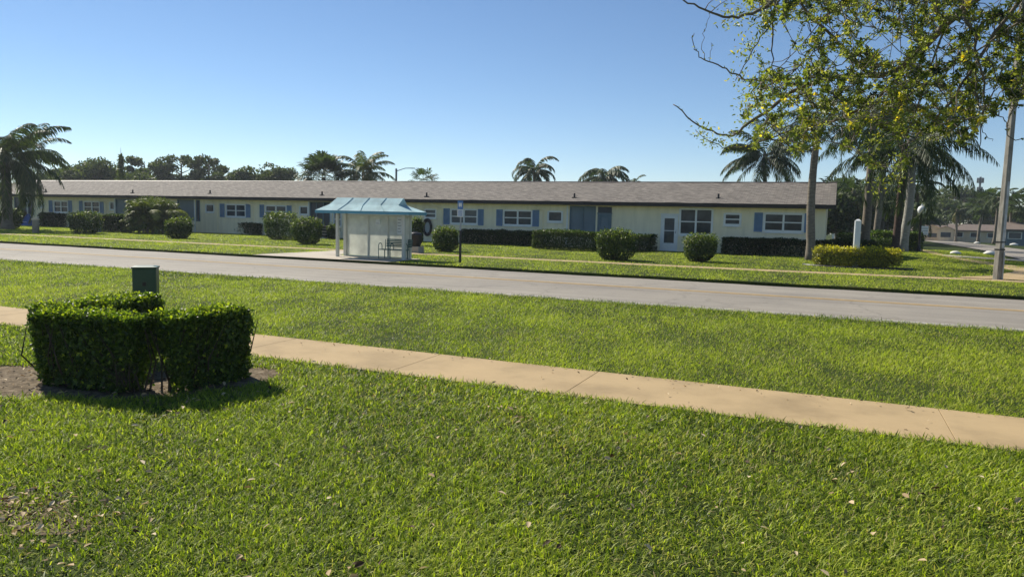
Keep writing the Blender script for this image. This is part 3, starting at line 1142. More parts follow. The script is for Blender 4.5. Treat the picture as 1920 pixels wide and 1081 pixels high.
# from right to left
shutter(1509, 1523.5, 400, 436.5)
window(1432, 1508, 399, 435, 2, 2, .1)
shutter(1414.6, 1430.6, 398.5, 434.5)
window(1357.6, 1390, 399.5, 422.6, 1, 2, .09)
window(1274, 1337, 390.5, 441, 2, 2, .09)
window(1027, 1055, 395.5, 416, 1, 1, .08)
shutter(998.7, 1011, 393.5, 424.7)
window(944, 998, 394, 422.5, 2, 2)
shutter(931, 942.5, 392.5, 423.5)
shutter(896.5, 907, 392, 422.5)
window(845, 895.6, 392, 419.6, 2, 2)
shutter(832, 843.5, 390.6, 420.6)
window(796, 818, 392, 408.5, 1, 2, .06)
window(626, 640, 398, 424, 2, 2, .05)
window(562, 578, 386.5, 402, 1, 1, .06)
shutter(538.6, 547, 385, 408)
window(498, 537.5, 385, 408, 2, 2)
shutter(487.5, 495.5, 383.5, 407.5)
shutter(461.6, 470, 382.5, 408)
window(424, 461, 383, 406.5, 2, 2)
shutter(413, 421.5, 381.6, 407)
window(386, 402, 382.8, 397.6, 1, 1, .06)
window(206.4, 215.5, 378.7, 393, 1, 1, .06)
shutter(188.6, 195, 378.4, 399.6)
window(158, 188, 377.3, 399, 2, 2)
shutter(149.7, 156, 376.5, 398.8)
shutter(129.5, 136, 376, 398.4)
window(102, 128.5, 376.6, 398, 2, 2)
shutter(93, 99.7, 375.6, 397.4)
window(73, 84, 376.7, 389, 2, 1, .05)
porch(1068, 1117, 386, 437.5, 2)
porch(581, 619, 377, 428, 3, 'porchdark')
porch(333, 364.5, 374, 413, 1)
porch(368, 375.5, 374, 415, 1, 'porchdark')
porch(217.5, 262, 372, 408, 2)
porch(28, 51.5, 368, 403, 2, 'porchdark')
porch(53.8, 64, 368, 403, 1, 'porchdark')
for px in (1064, 579.6, 366, 216.3, 52.6, 621.5):
    wpost(px)
for px in (1018, 830, 553, 408, 475, 200):
    spout(px)


def door(px0, px1, py0, py1, mat='white', pane='glass', panes=2):
    x0, x1, z0, z1 = opening(px0, px1, py0, py1)
    z0 = .06
    mb = MB().box(x0, x0 + .06, WY - .05, WY - .001, z0, z1).box(x1 - .06, x1, WY - .05, WY - .001, z0, z1).box(x0 - .03, x1 + .03, WY - .055, WY - .001, z1 + .001, z1 + .06)
    d_ = mb.build('door', mat, building)
    a, b = x0 + .2, x1 - .2
    lz = z0 + .45
    mb = MB().box(x0 + .065, a, WY - .035, WY - .002, z0, z1 - .002).box(b, x1 - .065, WY - .035, WY - .002, z0, z1 - .002).box(a, b, WY - .035, WY - .002, z0, lz).box(a, b, WY - .035, WY - .002, z1 - .2, z1 - .002)
    mz = (lz + z1 - .2) / 2
    mb.box(a, b, WY - .035, WY - .002, mz - .02, mz + .02)
    mb.build('door_leaf', mat, d_)
    MB().poly([(a, WY - .012, lz), (b, WY - .012, lz), (b, WY - .012, z1 - .2), (a, WY - .012, z1 - .2)]).build('pane', pane, d_)
    MB().tube([(x1 - .12, WY - .036, z0 + 1.0), (x1 - .12, WY - .07, z0 + 1.0), (x1 - .12, WY - .07, z0 + 1.12)], .012, 6).build('handle', 'black', d_)
    return d_


door(1240, 1272.3, 402.5, 473)
door(1121, 1147, 401, 455, 'porchframe', 'porch')
x0, x1, z0, z1 = opening(1121, 1147, 387, 399.5)
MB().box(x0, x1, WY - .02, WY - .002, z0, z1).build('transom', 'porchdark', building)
door(612, 619.5, 399, 450, 'blue', 'blue') if False else None
# blank panel joints beside the door, outlet box
for px in (1152, 1163, 1341, 1346, 1350):
    x = wx(px)
    MB().box(x - .02, x + .02, WY - .016, WY - .001, .08, EZ - .02).build('wall_batten', 'stucco', building)
x0, x1, z0, z1 = opening(1226, 1231, 450.5, 456)
MB().box(x0, x1, WY - .09, WY - .002, z0, z1, .01).build('outlet_box', 'signgrey', building)


def wall_front():
    xs = sorted(set([BX0, BX1] + [q for o in openings for q in o[:2]]))
    zs = sorted(set([-.05, EZ + .12] + [q for o in openings for q in o[2:]]))
    mb = MB()
    for a, b in zip(xs[:-1], xs[1:]):
        if b - a < 1e-4:
            continue
        for c, d in zip(zs[:-1], zs[1:]):
            if d - c < 1e-4:
                continue
            mx, mz = (a + b) / 2, (c + d) / 2
            if any(o[0] < mx < o[1] and o[2] < mz < o[3] for o in openings):
                continue
            mb.poly([(a, WY, c), (b, WY, c), (b, WY, d), (a, WY, d)])
    for (a, b, c, d) in openings:
        e = WY + .12
        mb.poly([(a, WY, c), (a, e, c), (a, e, d), (a, WY, d)]).poly([(b, WY, d), (b, e, d), (b, e, c), (b, WY, c)])
        mb.poly([(a, WY, d), (a, e, d), (b, e, d), (b, WY, d)]).poly([(a, WY, c), (b, WY, c), (b, e, c), (a, e, c)])
    # side and back walls with gables
    zr = RZ - .12
    for X in (BX0, BX1):
        mb.poly([(X, WY, -.05), (X, 52, -.05), (X, 52, EZ + .12), (X, RIDGE_Y, zr), (X, WY, EZ + .12)])
    mb.poly([(BX0, 52, -.05), (BX1, 52, -.05), (BX1, 52, EZ + .12), (BX0, 52, EZ + .12)])
    return mb.build('wall', 'stucco', building)


wall_front()
# roof: shingled slopes lie in their own frame so that rows follow the slope
RX0, RX1 = -72.0, 0.03
ez = EZ + FASC
slope = math.atan2(RZ - ez, RIDGE_Y - EAVE_Y)
sl_len = math.hypot(RZ - ez, RIDGE_Y - EAVE_Y)
mb = MB()
Lr = RX1 - RX0
nseg = 60
for i in range(nseg):
    a, b = Lr * i / nseg, Lr * (i + 1) / nseg
    sag = lambda q: .02 * math.sin(q * .9) * .5 + .012 * math.sin(q * 2.7)
    mb.poly([(a, 0, sag(a)), (b, 0, sag(b)), (b, sl_len, sag(b + 3)), (a, sl_len, sag(a + 3))])
roof = mb.build('roof', 'shingle', building)
roof.location = (RX0, EAVE_Y - .03, ez)
roof.rotation_euler = (slope, 0, 0)
mb = MB()
mb.poly([(RX0, RIDGE_Y, RZ), (RX1, RIDGE_Y, RZ), (RX1, BACK_Y, ez), (RX0, BACK_Y, ez)])
mb.build('rear_roof', 'shingle', building)
mb = MB().box(RX0 - .02, RX1 + .02, EAVE_Y - .02, EAVE_Y + .02, EZ, ez + .004)
for X in (RX0, RX1):
    mb.add([(X - .02, EAVE_Y + .02, ez - .2), (X + .02, EAVE_Y + .02, ez - .2), (X + .02, RIDGE_Y, RZ - .2), (X - .02, RIDGE_Y, RZ - .2),
            (X - .02, EAVE_Y + .02, ez + .01), (X + .02, EAVE_Y + .02, ez + .01), (X + .02, RIDGE_Y, RZ + .01), (X - .02, RIDGE_Y, RZ + .01)],
           [(0, 1, 2, 3), (4, 5, 6, 7), (0, 1, 5, 4), (1, 2, 6, 5), (2, 3, 7, 6), (3, 0, 4, 7)])
    mb.add([(X - .02, BACK_Y, ez - .2), (X + .02, BACK_Y, ez - .2), (X + .02, RIDGE_Y, RZ - .2), (X - .02, RIDGE_Y, RZ - .2),
            (X - .02, BACK_Y, ez + .01), (X + .02, BACK_Y, ez + .01), (X + .02, RIDGE_Y, RZ + .01), (X - .02, RIDGE_Y, RZ + .01)],
           [(0, 1, 2, 3), (4, 5, 6, 7), (0, 1, 5, 4), (1, 2, 6, 5), (2, 3, 7, 6), (3, 0, 4, 7)])
mb.build('fascia', 'fascia', building)
MB().poly([(RX0, EAVE_Y + .02, EZ + .03), (RX1, EAVE_Y + .02, EZ + .03), (RX1, WY, EZ + .03), (RX0, WY, EZ + .03)]).build('soffit', 'stucco', building)
mb = MB()
mb.add([(RX0, RIDGE_Y - .14, RZ - .005), (RX1, RIDGE_Y - .14, RZ - .005), (RX1, RIDGE_Y, RZ + .05), (RX0, RIDGE_Y, RZ + .05), (RX1, RIDGE_Y + .14, RZ - .005), (RX0, RIDGE_Y + .14, RZ - .005)],
       [(0, 1, 2, 3), (3, 2, 4, 5)])
mb.build('ridge_cap', 'fascia', building)
for px, py in ((86, 360), (249, 362), (394, 363), (604, 366), (800, 368.5), (1077, 370.5), (1347, 372)):
    # hit the roof plane
    d = sight(px, py)
    nrm = np.array([0, -math.sin(slope), math.cos(slope)])
    t_ = (np.array([0, EAVE_Y, ez]) - EYEP).dot(nrm) / d.dot(nrm)
    p = EYEP + d * t_
    v_ = MB().tube([(p[0], p[1], p[2] - .05), (p[0], p[1], p[2] + .26)], .055, 8)
    v_.box(p[0] - .12, p[0] + .12, p[1] - .13, p[1] + .1, p[2] - .06, p[2] + .035)
    v_.build('roof_vent', 'vent', building)

# pale neighbour at the far left
nb = thing('neighbour_bungalow', 'white bungalow half hidden behind the palm at the far left edge', 'house', (-93, 47, 0))
MB().box(-9.5, 9.5, -4, 4, -.05, 2.6).build('wall', 'white', nb)
MB().loft([[(-10, -4.6, 2.6), (10, -4.6, 2.6), (10, 4.6, 2.6), (-10, 4.6, 2.6)], [(-9.9, -.15, 3.7), (9.9, -.15, 3.7), (9.9, .15, 3.7), (-9.9, .15, 3.7)]]).build('roof', 'houseroof', nb)
for xx in (-5, 0, 5):
    wdo = MB().box(xx - .7, xx + .7, -4.04, -3.98, 1, 2.1).build('window', 'white', nb)
    MB().box(xx - .6, xx + .6, -4.06, -4.045, 1.1, 2.0).build('pane', 'glass', wdo)

# ------------------------------------------------------------------ bus shelter
SY0, SY1 = 23.25, 24.55
FY, BY = 23.55, 24.15
def sx(px, py, y):
    return float(ONY(px, py, y)[0])
shelter = thing('bus_shelter', 'pale mesh bus shelter with a flared teal hipped roof at the roadside', 'bus shelter', (sx(700, 480, FY), FY, 0.03))
so_ = np.array(shelter.location)
def rel(p):
    return (p[0] - so_[0], p[1] - so_[1], p[2] - so_[2])
exl, exr = sx(591, 393, SY0), sx(766, 397, SY0)
ezl = 1.80
zt = float(ONY(690, 371, 23.9)[2])
mxl, mxr = sx(617, 386, SY0 + .3), sx(746, 387, SY0 + .3)
rxl, rxr = sx(633, 370, 23.9), sx(757, 373, 23.9)
ymid = (SY0 + SY1) / 2
zm = ezl + (zt - ezl) * .30 + .05
fz = .09
E0 = [(exl, SY0, ezl + fz), (exr, SY0, ezl + fz), (exr, SY1, ezl + fz), (exl, SY1, ezl + fz)]
M0 = [(mxl, SY0 + .33, zm + .1), (mxr, SY0 + .33, zm + .1), (mxr, SY1 - .33, zm + .1), (mxl, SY1 - .33, zm + .1)]
R0 = [(rxl, ymid - .02, zt), (rxr - .0, ymid - .02, zt), (rxr, ymid + .02, zt), (rxl, ymid + .02, zt)]
mb = MB().loft([[rel(p) for p in E0], [rel(p) for p in M0], [rel(p) for p in R0]])
for k in range(1, 4):                                       # standing seams
    u = k / 4
    def q(A, off):
        a, b = np.array(A[0]), np.array(A[1])
        p = a + (b - a) * u
        return p + np.array([0, -.004, .004]) + np.array([off, 0, 0])
    for A, B in ((E0, M0), (M0, R0)):
        a1, a2, b1, b2 = q(A, -.02), q(A, .02), q(B, -.02), q(B, .02)
        up = np.array([0, -.006, .012])
        mb.add([rel(a1), rel(a2), rel(b2), rel(b1), rel((a1 + a2) / 2 + up), rel((b1 + b2) / 2 + up)], [(0, 4, 5, 3), (4, 1, 2, 5)])
mb.build('roof', 'teal', shelter)
MB().loft([[rel((exl - .01, SY0 - .01, ezl - .02)), rel((exr + .01, SY0 - .01, ezl - .02)), rel((exr + .01, SY1 + .01, ezl - .02)), rel((exl - .01, SY1 + .01, ezl - .02))],
           [rel((exl - .01, SY0 - .01, ezl + fz - .004)), rel((exr + .01, SY0 - .01, ezl + fz - .004)), rel((exr + .01, SY1 + .01, ezl + fz - .004)), rel((exl - .01, SY1 + .01, ezl + fz - .004))]]).build('roof_trim', 'tealdark', shelter)
pfl, pfr = sx(633, 480, FY), sx(757, 485, FY)
pbl, pbr = sx(648, 480, BY), sx(768.5, 485, BY)
for X, Y, w_ in ((pfl, FY, .11), (pfr, FY, .12), (pbl, BY, .13), (pbr, BY, .10)):
    a = rel((X, Y, 0))
    MB().box(a[0] - w_ / 2, a[0] + w_ / 2, a[1] - w_ / 2, a[1] + w_ / 2, -.03, ezl - .05, .008).build('post', 'shmetal', shelter)
cuts = [pbl + .07, sx(691, 430, BY), sx(728, 430, BY), pbr - .06]
for a, b in zip(cuts[:-1], cuts[1:]):
    A, B = rel((a, BY, 0)), rel((b, BY, 0))
    pn = MB().box(A[0] + .03, B[0] - .03, A[1] - .006, A[1] + .006, .12, 1.66).build('mesh_panel', 'mesh', shelter)
    MB().box(A[0], A[0] + .03, A[1] - .025, A[1] + .025, .06, 1.72).box(B[0] - .03, B[0], A[1] - .025, A[1] + .025, .06, 1.72).box(A[0] + .03, B[0] - .03, A[1] - .025, A[1] + .025, .06, .11).box(A[0] + .03, B[0] - .03, A[1] - .025, A[1] + .025, 1.67, 1.72).build('panel_frame', 'shmetal', pn)
A = rel((pbr, 0, 0))
pn = MB().box(A[0] - .006, A[0] + .006, FY - so_[1] + .1, BY - so_[1] - .06, .12, 1.66).build('mesh_panel', 'mesh', shelter)
A = rel((pbl, 0, 0))
# notices on the back panel
for px0, px1, py0, py1, nm in ((704.5, 713, 411, 421, 'notice'), (745, 753.5, 406, 439, 'route_map')):
    a, b = ONY(px0, py0, BY - .04), ONY(px1, py1, BY - .04)
    pa, pb = rel(a), rel(b)
    n_ = MB().box(pa[0], pb[0], pa[1] - .008, pa[1] + .008, pb[2], pa[2]).build(nm, 'paper', shelter)
    mb = MB()
    hh = pa[2] - pb[2]
    for k in range(5 if nm == 'route_map' else 2):
        z = pb[2] + hh * (.12 + .17 * k)
        mb.box(pa[0] + .03, pb[0] - .03 - .03 * (k % 2), pa[1] - .011, pa[1] - .009, z, z + hh * .05)
    mb.build('print', 'signgrey', n_)

bench = thing('bench', 'dark green metal bench with looped armrests inside the bus shelter', 'bench', (sx(739, 478, 23.8), 23.78, .03))
def bench_parts():
    bw = 1.15
    mb = MB()
    for k in range(5):
        mb.box(-bw / 2, bw / 2, -.18 + k * .075, -.125 + k * .075, .40, .43)
    mb.build('seat', 'benchgreen', bench)
    mb = MB()
    for k in range(5):
        z = .52 + k * .062
        mb.box(-bw / 2 + .1, bw / 2 + .1, .2 + .01 * k, .225 + .01 * k, z, z + .045)
    mb.build('backrest', 'benchgreen', bench)
    for xx in (-bw / 2, -.05, bw / 2):
        MB().tube([(xx, -.18, -.02), (xx, -.18, .55), (xx, -.15, .63), (xx, -.06, .66), (xx, .03, .63), (xx, .06, .55), (xx, .06, .42)], .016, 6).build('armrest', 'benchgreen', bench)
    for xx in (-bw / 2 + .06, bw / 2 - .06):
        MB().tube([(xx, .15, -.02), (xx, .15, .4)], .02, 6).tube([(xx, .2, .4), (xx, .215, .8)], .016, 6).build('leg', 'benchgreen', bench)
bench_parts()
struct(MB().box(sx(585, 487, 22.4), pbr + .25, 22.3, 24.6, -.02, .125).build('shelter_pad', 'pad')) if False else None
sheet('shelter_pad', [(-20.8, 22.14), (pbr + .3, 22.14), (pbr + .3, 24.45), (-18.4, 24.45), (-19.2, 27.3), (-20.6, 27.3)], .096, 'pad')

# bin on a concrete base behind the shelter
g = G(778, 476)
t = thing('litter_bin', 'black litter bin on a pale concrete block behind the bus shelter', 'litter bin', (g[0], g[1], .05))
MB().box(-.33, .33, -.25, .25, -.03, .30, .02).build('base', 'pad', t)
MB().lathe([(.25, .302), (.29, .5), (.30, .78), (.31, .80), (.31, .86), (.24, .92), (.10, .94)], (0, 0, 0), 16).build('bin_body', 'darkplastic', t, True)
MB().lathe([(.10, .942), (.115, .95), (.115, .965), (.05, .97)], (0, 0, 0), 12).build('lid', 'black', t)

# bus stop sign
g = G(862.5, 497.5)
t = thing('bus_stop_sign', 'bus stop sign with a blue plate on a grey and black pole', 'sign', (g[0], g[1], .05))
MB().tube([(0, 0, -.05), (0, 0, 1.22)], .045, 8).build('lower_pole', 'black', t)
MB().tube([(0, 0, 1.2), (0, 0, 2.12)], .03, 8).build('upper_pole', 'signgrey', t)
pl = MB().box(-.11, .11, -.045, -.033, 1.98, 2.28, .006).build('bus_plate', 'signblue', t)
MB().box(-.065, .065, -.05, -.046, 2.08, 2.20, .004).box(-.05, -.02, -.05, -.046, 2.06, 2.079).box(.02, .05, -.05, -.046, 2.06, 2.079).build('bus_pictogram', 'white', pl)
pl = MB().box(-.12, .12, -.045, -.033, 1.70, 1.965, .006).build('notice_plate', 'paper', t)
mb = MB()
for k in range(3):
    mb.box(-.085, .085, -.05, -.046, 1.745 + k * .07, 1.775 + k * .07)
mb.build('print', 'signblue', pl)
MB().box(-.01, .01, -.032, -.0301, 1.7, 2.25).build('bracket', 'signgrey', t)

# ring with a pale centre hung on the wall behind the shelter
t = thing('hose_reel', 'dark oval ring with a pale centre against the cream wall right of the bus shelter', 'hose reel', (wx(802.5, 440), WY - .13, .55))
mb = MB()
n = 22
for ring_r, dz, yy in ((.36, 0, 0), (.41, .01, .02), (.31, -.01, .02)):
    pts = [(ring_r * .78 * math.cos(2 * PI * k / n), yy, .42 + dz + ring_r * 1.3 * math.sin(2 * PI * k / n)) for k in range(n + 1)]
    mb.tube(pts, .05, 6)
mb.build('hose', 'black', t, True)
MB().loft([[(.2 * math.cos(2 * PI * k / 16), yy, .42 + .36 * math.sin(2 * PI * k / 16)) for k in range(16)] for yy in (.05, .09)]).build('backplate', 'signgrey', t)

# planter by the wall left of the shelter
g = G(606, 449)
t = thing('planter', 'dark slatted planter box with a small white pot foot left of the bus shelter', 'planter', (g[0], g[1], .05))
mb = MB()
for k in range(4):
    mb.box(-.35, .35, -.2, .2, .12 + k * .19, .27 + k * .19, .01)
mb.build('box', 'fascia', t)
MB().box(-.28, .2, -.15, .15, -.03, .119).build('foot', 'white', t)

# ------------------------------------------------------------------ bushes and hedges across the road
BG = 'clipped bushes on the far lawn'
bush('bush', 'clipped round bush with open base in front of the white door and large window', 'bush', 1318, 494, 445, 62, 4200, leaf=.085, group=BG, vmean=.5)
bush('bush', 'broad clipped bush touching the end of a hedge below the blue screen door', 'bush', 1155, 491, 437, 74, 5200, leaf=.085, group=BG, vmean=.47)
bush('bush', 'clipped bush between the bus shelter and the bus stop pole', 'bush', 834, 474, 430, 50, 3600, leaf=.085, group=BG, vmean=.5)
bush('bush', 'round clipped bush in front of the tall square bush left of the shelter', 'bush', 571, 460, 414, 56, 3600, leaf=.1, group=BG, vmean=.5)
bush('bush', 'tall square clipped bush with brownish top beneath a shuttered window', 'bush', 519, 451, 404, 62, 4200, leaf=.1, group=BG, e=6, vmean=.52)
bush('bush', 'small round clipped bush standing before the feathery palm clump', 'bush', 328, 449, 414, 44, 3000, leaf=.11, group=BG, vmean=.48)
bush('bush', 'flat topped bush between the pale bollard and the grey pedestal', 'bush', 150, 440, 401, 50, 3000, leaf=.12, group=BG, e=4.5, vmean=.48)
bush('bush', 'small dark bush seen just left of the bus shelter post', 'bush', 622, 450, 425, 22, 1600, leaf=.1, group=BG)
bush('bush', 'tall dark bush hidden behind the right end of the bus shelter', 'bush', 780, 462, 412, 26, 2200, leaf=.1, group=BG)
bush('bush', 'rounded dark bush under the leaning palm at the far left edge', 'bush', 8, 430, 396, 40, 2600, leaf=.13, group=BG)
bush('bush', 'pale flowering shrub beside the palm foot at far left', 'bush', 32, 424, 396, 20, 1500, leaf=.13, group=BG, vmean=.75)
HG = 'low clipped hedges along the cream building'
hedge_row('hedge', 'long dark hedge under the two shuttered windows right of the bus stop pole', 'hedge', G(864, 457.5) + [0, .3, 0], G(1000, 463.5) + [0, .3, 0], .7, .86, 7000, group=HG)
hedge_row('hedge', 'thick clipped hedge with pale top in front of the blue screened porch', 'hedge', G(1000, 468) + [0, .4, 0], G(1117, 474) + [0, .5, 0], 1.0, 1.02, 7500, group=HG, vmean=.52)
hedge_row('hedge', 'short hedge ending just left of the white door', 'hedge', G(1150, 473) + [0, .3, 0], G(1222, 473) + [0, .3, 0], .8, .93, 4200, group=HG, vmean=.45)
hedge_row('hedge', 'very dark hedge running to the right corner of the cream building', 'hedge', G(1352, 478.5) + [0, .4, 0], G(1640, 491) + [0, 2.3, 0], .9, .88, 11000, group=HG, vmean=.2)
hedge_row('hedge', 'low dark hedge beneath the shuttered windows right of the palm clump', 'hedge', G(362, 435) + [0, .3, 0], G(484, 442) + [0, .3, 0], .7, .80, 7500, leaf=.11, group=HG, vmean=.35)
hedge_row('hedge', 'clipped hedge directly left of the feathery palm clump', 'hedge', G(188, 436) + [0, .4, 0], G(236, 437.5) + [0, .4, 0], .9, 1.2, 4000, leaf=.12, group=HG, vmean=.4)
hedge_row('hedge', 'dark hedge behind the pale bollard at the far left', 'hedge', G(72, 426) + [0, .3, 0], G(128, 427) + [0, .3, 0], .8, 1.1, 3800, leaf=.12, group=HG, vmean=.3)
hedge_row('hedge', 'sunlit leafy hedge among the palm trunks beyond the white sign', 'hedge', G(1640, 471) + [0, .4, 0], G(1715, 472) + [0, .4, 0], 1.5, 1.25, 5600, leaf=.13, mat='hedge', group='hedges among the palm trunks', vmean=.5)
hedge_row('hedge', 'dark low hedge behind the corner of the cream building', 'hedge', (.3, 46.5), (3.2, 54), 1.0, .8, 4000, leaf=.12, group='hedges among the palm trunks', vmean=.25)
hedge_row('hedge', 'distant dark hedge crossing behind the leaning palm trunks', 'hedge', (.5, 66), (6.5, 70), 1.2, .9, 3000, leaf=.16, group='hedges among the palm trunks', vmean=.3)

# golden hedge round the white sign
t = thing('golden_hedge', 'bright yellow green clipped hedge in a curved bed around the white sign', 'hedge', (.95, 33.35, .06), .12)
r = np.random.default_rng(55)
P, N = bush_pts(13000, 3.1, 1.2, .74, r, 9, .3, .12, .14, 9, 5)
top = P[P[:, 2] > .52]
Q = top[r.integers(0, len(top), 3200)] + np.array([0, 0, 1]) * r.uniform(0, .09, (3200, 1)) + r.normal(0, .03, (3200, 3))
vm_ = np.concatenate([np.full(len(P), .45), np.full(3200, .85)])
leaves_obj('foliage', np.concatenate([P, Q]), np.concatenate([N, unit(r.normal(size=Q.shape))]), r, .07, .6, 'yellow', t, vm_, .2)
mb = MB()
for k in range(16):
    xx = -1.35 + k * .18
    mb.tube([(xx, r.normal(0, .2), -.04), (xx + r.normal(0, .05), r.normal(0, .2), .55)], [.015, .006], 5)
mb.build('branches', 'twig', t)
pts = [(0.95 + 2.0 * math.cos(a), 33.2 + 1.05 * math.sin(a)) for a in np.linspace(0, 2 * PI, 28, endpoint=False)]
sheet('mulch_bed', pts, .056, 'mulch')
mb = MB()
mb.tube([(0.95 + 2.02 * math.cos(a), 33.2 + 1.07 * math.sin(a), .075) for a in np.linspace(PI, 2 * PI, 24)], .045, 6)
tag(mb.build('bed_edging', 'darkplastic'), 'black curved edging strip around the golden hedge bed', 'edging')

# white sign seen edge on
g = G(1603.5, 503)
t = thing('community_sign', 'white wooden two post sign seen edge on inside the golden hedge', 'sign', (g[0], g[1] + .02, .05))
for yy in (0, 1.15):
    mb = MB().box(-.11, .11, yy - .09, yy + .09, -.05, 1.86, .008)
    mb.loft([[(-.11, yy - .11, 1.861), (.11, yy - .11, 1.861), (.11, yy + .11, 1.861), (-.11, yy + .11, 1.861)],
             [(-.11, yy - .11, 1.89), (.11, yy - .11, 1.89), (.11, yy + .11, 1.89), (-.11, yy + .11, 1.89)],
             [(-.02, yy - .02, 1.96), (.02, yy - .02, 1.96), (.02, yy + .02, 1.96), (-.02, yy + .02, 1.96)]])
    mb.build('post', 'white', t)
bd = MB().box(-.035, .035, .091, 1.059, .85, 1.72).build('board', 'white', t)
MB().box(-.04, -.036, .2, .95, 1.35, 1.58).box(-.04, -.036, .3, .85, 1.1, 1.2).box(-.04, -.036, .25, .9, .93, 1.0).build('lettering', 'signblue', bd)

# ------------------------------------------------------------------ posts, pedestals, poles
g = G(67.5, 438)
t = thing('bollard', 'round pale concrete bollard on the lawn at the far left', 'bollard', (g[0], g[1], .05))
MB().lathe([(.2, -.05), (.2, .82), (.205, .83)], (0, 0, 0), 16).build('post', 'pad', t, True)
MB().lathe([(.235, .832), (.235, .9), (.2, .95), (.05, .96)], (0, 0, 0), 16).build('cap', 'tan', t)
g = G(183.5, 436.5)
t = thing('utility_pedestal', 'slim grey utility pedestal between two clipped bushes at the left', 'utility box', (g[0], g[1], .05), .3)
MB().box(-.17, .17, -.15, .15, -.05, .86, .02).build('housing', 'signgrey', t)
MB().box(-.19, .19, -.17, .17, .862, .93, .02).build('cap', 'signgrey', t)
g = G(52, 424)
t = thing('covered_bundle', 'bright blue tarpaulin bundle against the dark porch at far left', 'tarpaulin', (g[0], g[1], .05), .2)
r = np.random.default_rng(5)
nx_, ny_ = 18, 12
V = []
for j in range(ny_):
    for i in range(nx_):
        u, v_ = i / (nx_ - 1) * 2 - 1, j / (ny_ - 1) * 2 - 1
        hgt = .95 * max(0, 1 - abs(u) ** 2.6) * max(0, 1 - abs(v_) ** 2.6) * (1 + .18 * math.sin(5 * u + 2 * v_)) + .05 * math.sin(9 * u) * (1 - abs(v_))
        V.append((u * 1.0, v_ * .7, max(-.02, hgt)))
F = [(j * nx_ + i, j * nx_ + i + 1, (j + 1) * nx_ + i + 1, (j + 1) * nx_ + i) for j in range(ny_ - 1) for i in range(nx_ - 1)]
from_arrays('tarp', V, F, 'tarp', t, smooth=True)
MB().tube([(-.98, -.3, .25), (-.4, -.66, .35), (.4, -.66, .33), (.98, -.3, .22)], .015, 5).build('rope', 'white', t)

# square concrete utility pole
g = G(1869, 527.5)
t = thing('utility_pole', 'tall weathered square concrete utility pole at the right', 'utility pole', (g[0], g[1], .03), YAW + math.radians(18))
def sq(w_, z):
    c = .03
    return [(-w_ + c, -w_, z), (w_ - c, -w_, z), (w_, -w_ + c, z), (w_, w_ - c, z), (w_ - c, w_, z), (-w_ + c, w_, z), (-w_, w_ - c, z), (-w_, -w_ + c, z)]
HP = 11.0
ln = np.array([.0, 0.0, 0])
MB().loft([[(p[0] + .012 * z, p[1] + .005 * z, z) for p in sq((.108 - .0035 * z), z)] for z in np.linspace(-.3, HP, 14)]).build('shaft', 'pole', t)
# strip with faded marks on the right hand camera face, two bands, conduit
def face_pt(s, z, off):                     # on the -y face of the pole, s across
    w_ = (.108 - .0035 * z)
    return (s * w_ + .012 * z, -w_ + .005 * z - off, z)
mb = MB()
for z0_, z1_ in ((1.1, 3.3),):
    zz = np.linspace(z0_, z1_, 6)
    for a, b in zip(zz[:-1], zz[1:]):
        mb.poly([face_pt(-.55, a, .004), face_pt(.6, a, .004), face_pt(.6, b, .004), face_pt(-.55, b, .004)])
mb.build('painted_strip', 'polewhite', t)
for z in (1.02, 1.27):
    w_ = .112 - .0035 * z + .003
    MB().box(-w_ + .012 * z, w_ + .012 * z, -w_ + .005 * z, w_ + .005 * z, z, z + .045).build('band', 'black', t)
MB().tube([(.06, -.135, -.1), (.065, -.133, .85), (.068, -.11, .95)], .025, 8).build('conduit', 'signgrey', t)

# globe lamp and little sign beside it
g = G(1722, 473.5)
lz = 2.85
t = thing('globe_lamp', 'black lamp post with a white globe near the palm trunks', 'street lamp', (g[0], g[1], 0))
MB().lathe([(.14, -.1), (.14, .25), (.09, .32), (.075, .5), (.065, lz - .45), (.09, lz - .42), (.12, lz - .34)], (0, 0, 0), 12).build('post', 'black', t, True)
MB().lathe([(.10, lz - .335), (.18, lz - .27), (.24, lz - .12), (.245, lz + .0), (.2, lz + .12), (.1, lz + .2), (.03, lz + .22)], (0, 0, 0), 16).build('globe', 'globe', t, True)
MB().lathe([(.06, lz + .222), (.05, lz + .27), (.015, lz + .33)], (0, 0, 0), 8).build('finial', 'white', t)
g = G(1728.5, 471.5)
t = thing('street_sign', 'small white striped notice sign on a black post beside the globe lamp', 'sign', (g[0], g[1], 0), YAW)
MB().tube([(0, 0, -.1), (0, 0, 1.72)], .05, 8).build('post', 'black', t)
pl = MB().box(-.28, .28, -.09, -.052, 1.15, 1.75).build('plate', 'white', t)
mb = MB()
for k in range(3):
    mb.box(-.24, .24, -.097, -.092, 1.22 + .17 * k, 1.27 + .17 * k)
mb.build('print', 'signgrey', pl)

# white rocks beside the street
RK = [(1791, 477, 'white painted rock on the grass wedge left of the utility pole', .32), (1855, 477.5, 'white painted rock just left of the concrete pole', .36),
      (1832, 457, 'white painted rock across the side street', .45), (1901, 460.5, 'white painted rock across the side street by a driveway', .5)]
for px, py, lb, s in RK:
    g = G(px, py)
    r = np.random.default_rng(int(px))
    rings = []
    for z, rr in ((-.05, .8), (.1, 1), (.28, .85), (.42, .5), (.47, .15)):
        rings.append([(rr * s * (1 + r.normal(0, .09)) * math.cos(a), rr * s * .7 * (1 + r.normal(0, .09)) * math.sin(a), z * s * 1.3) for a in np.linspace(0, 2 * PI, 9, endpoint=False)])
    o = MB().loft(rings).build('rock', 'rock', None, True)
    o.location = (g[0], g[1], gz(g[0], g[1]) + .04)
    tag(o, lb, 'rock', 'white rocks by the side street')

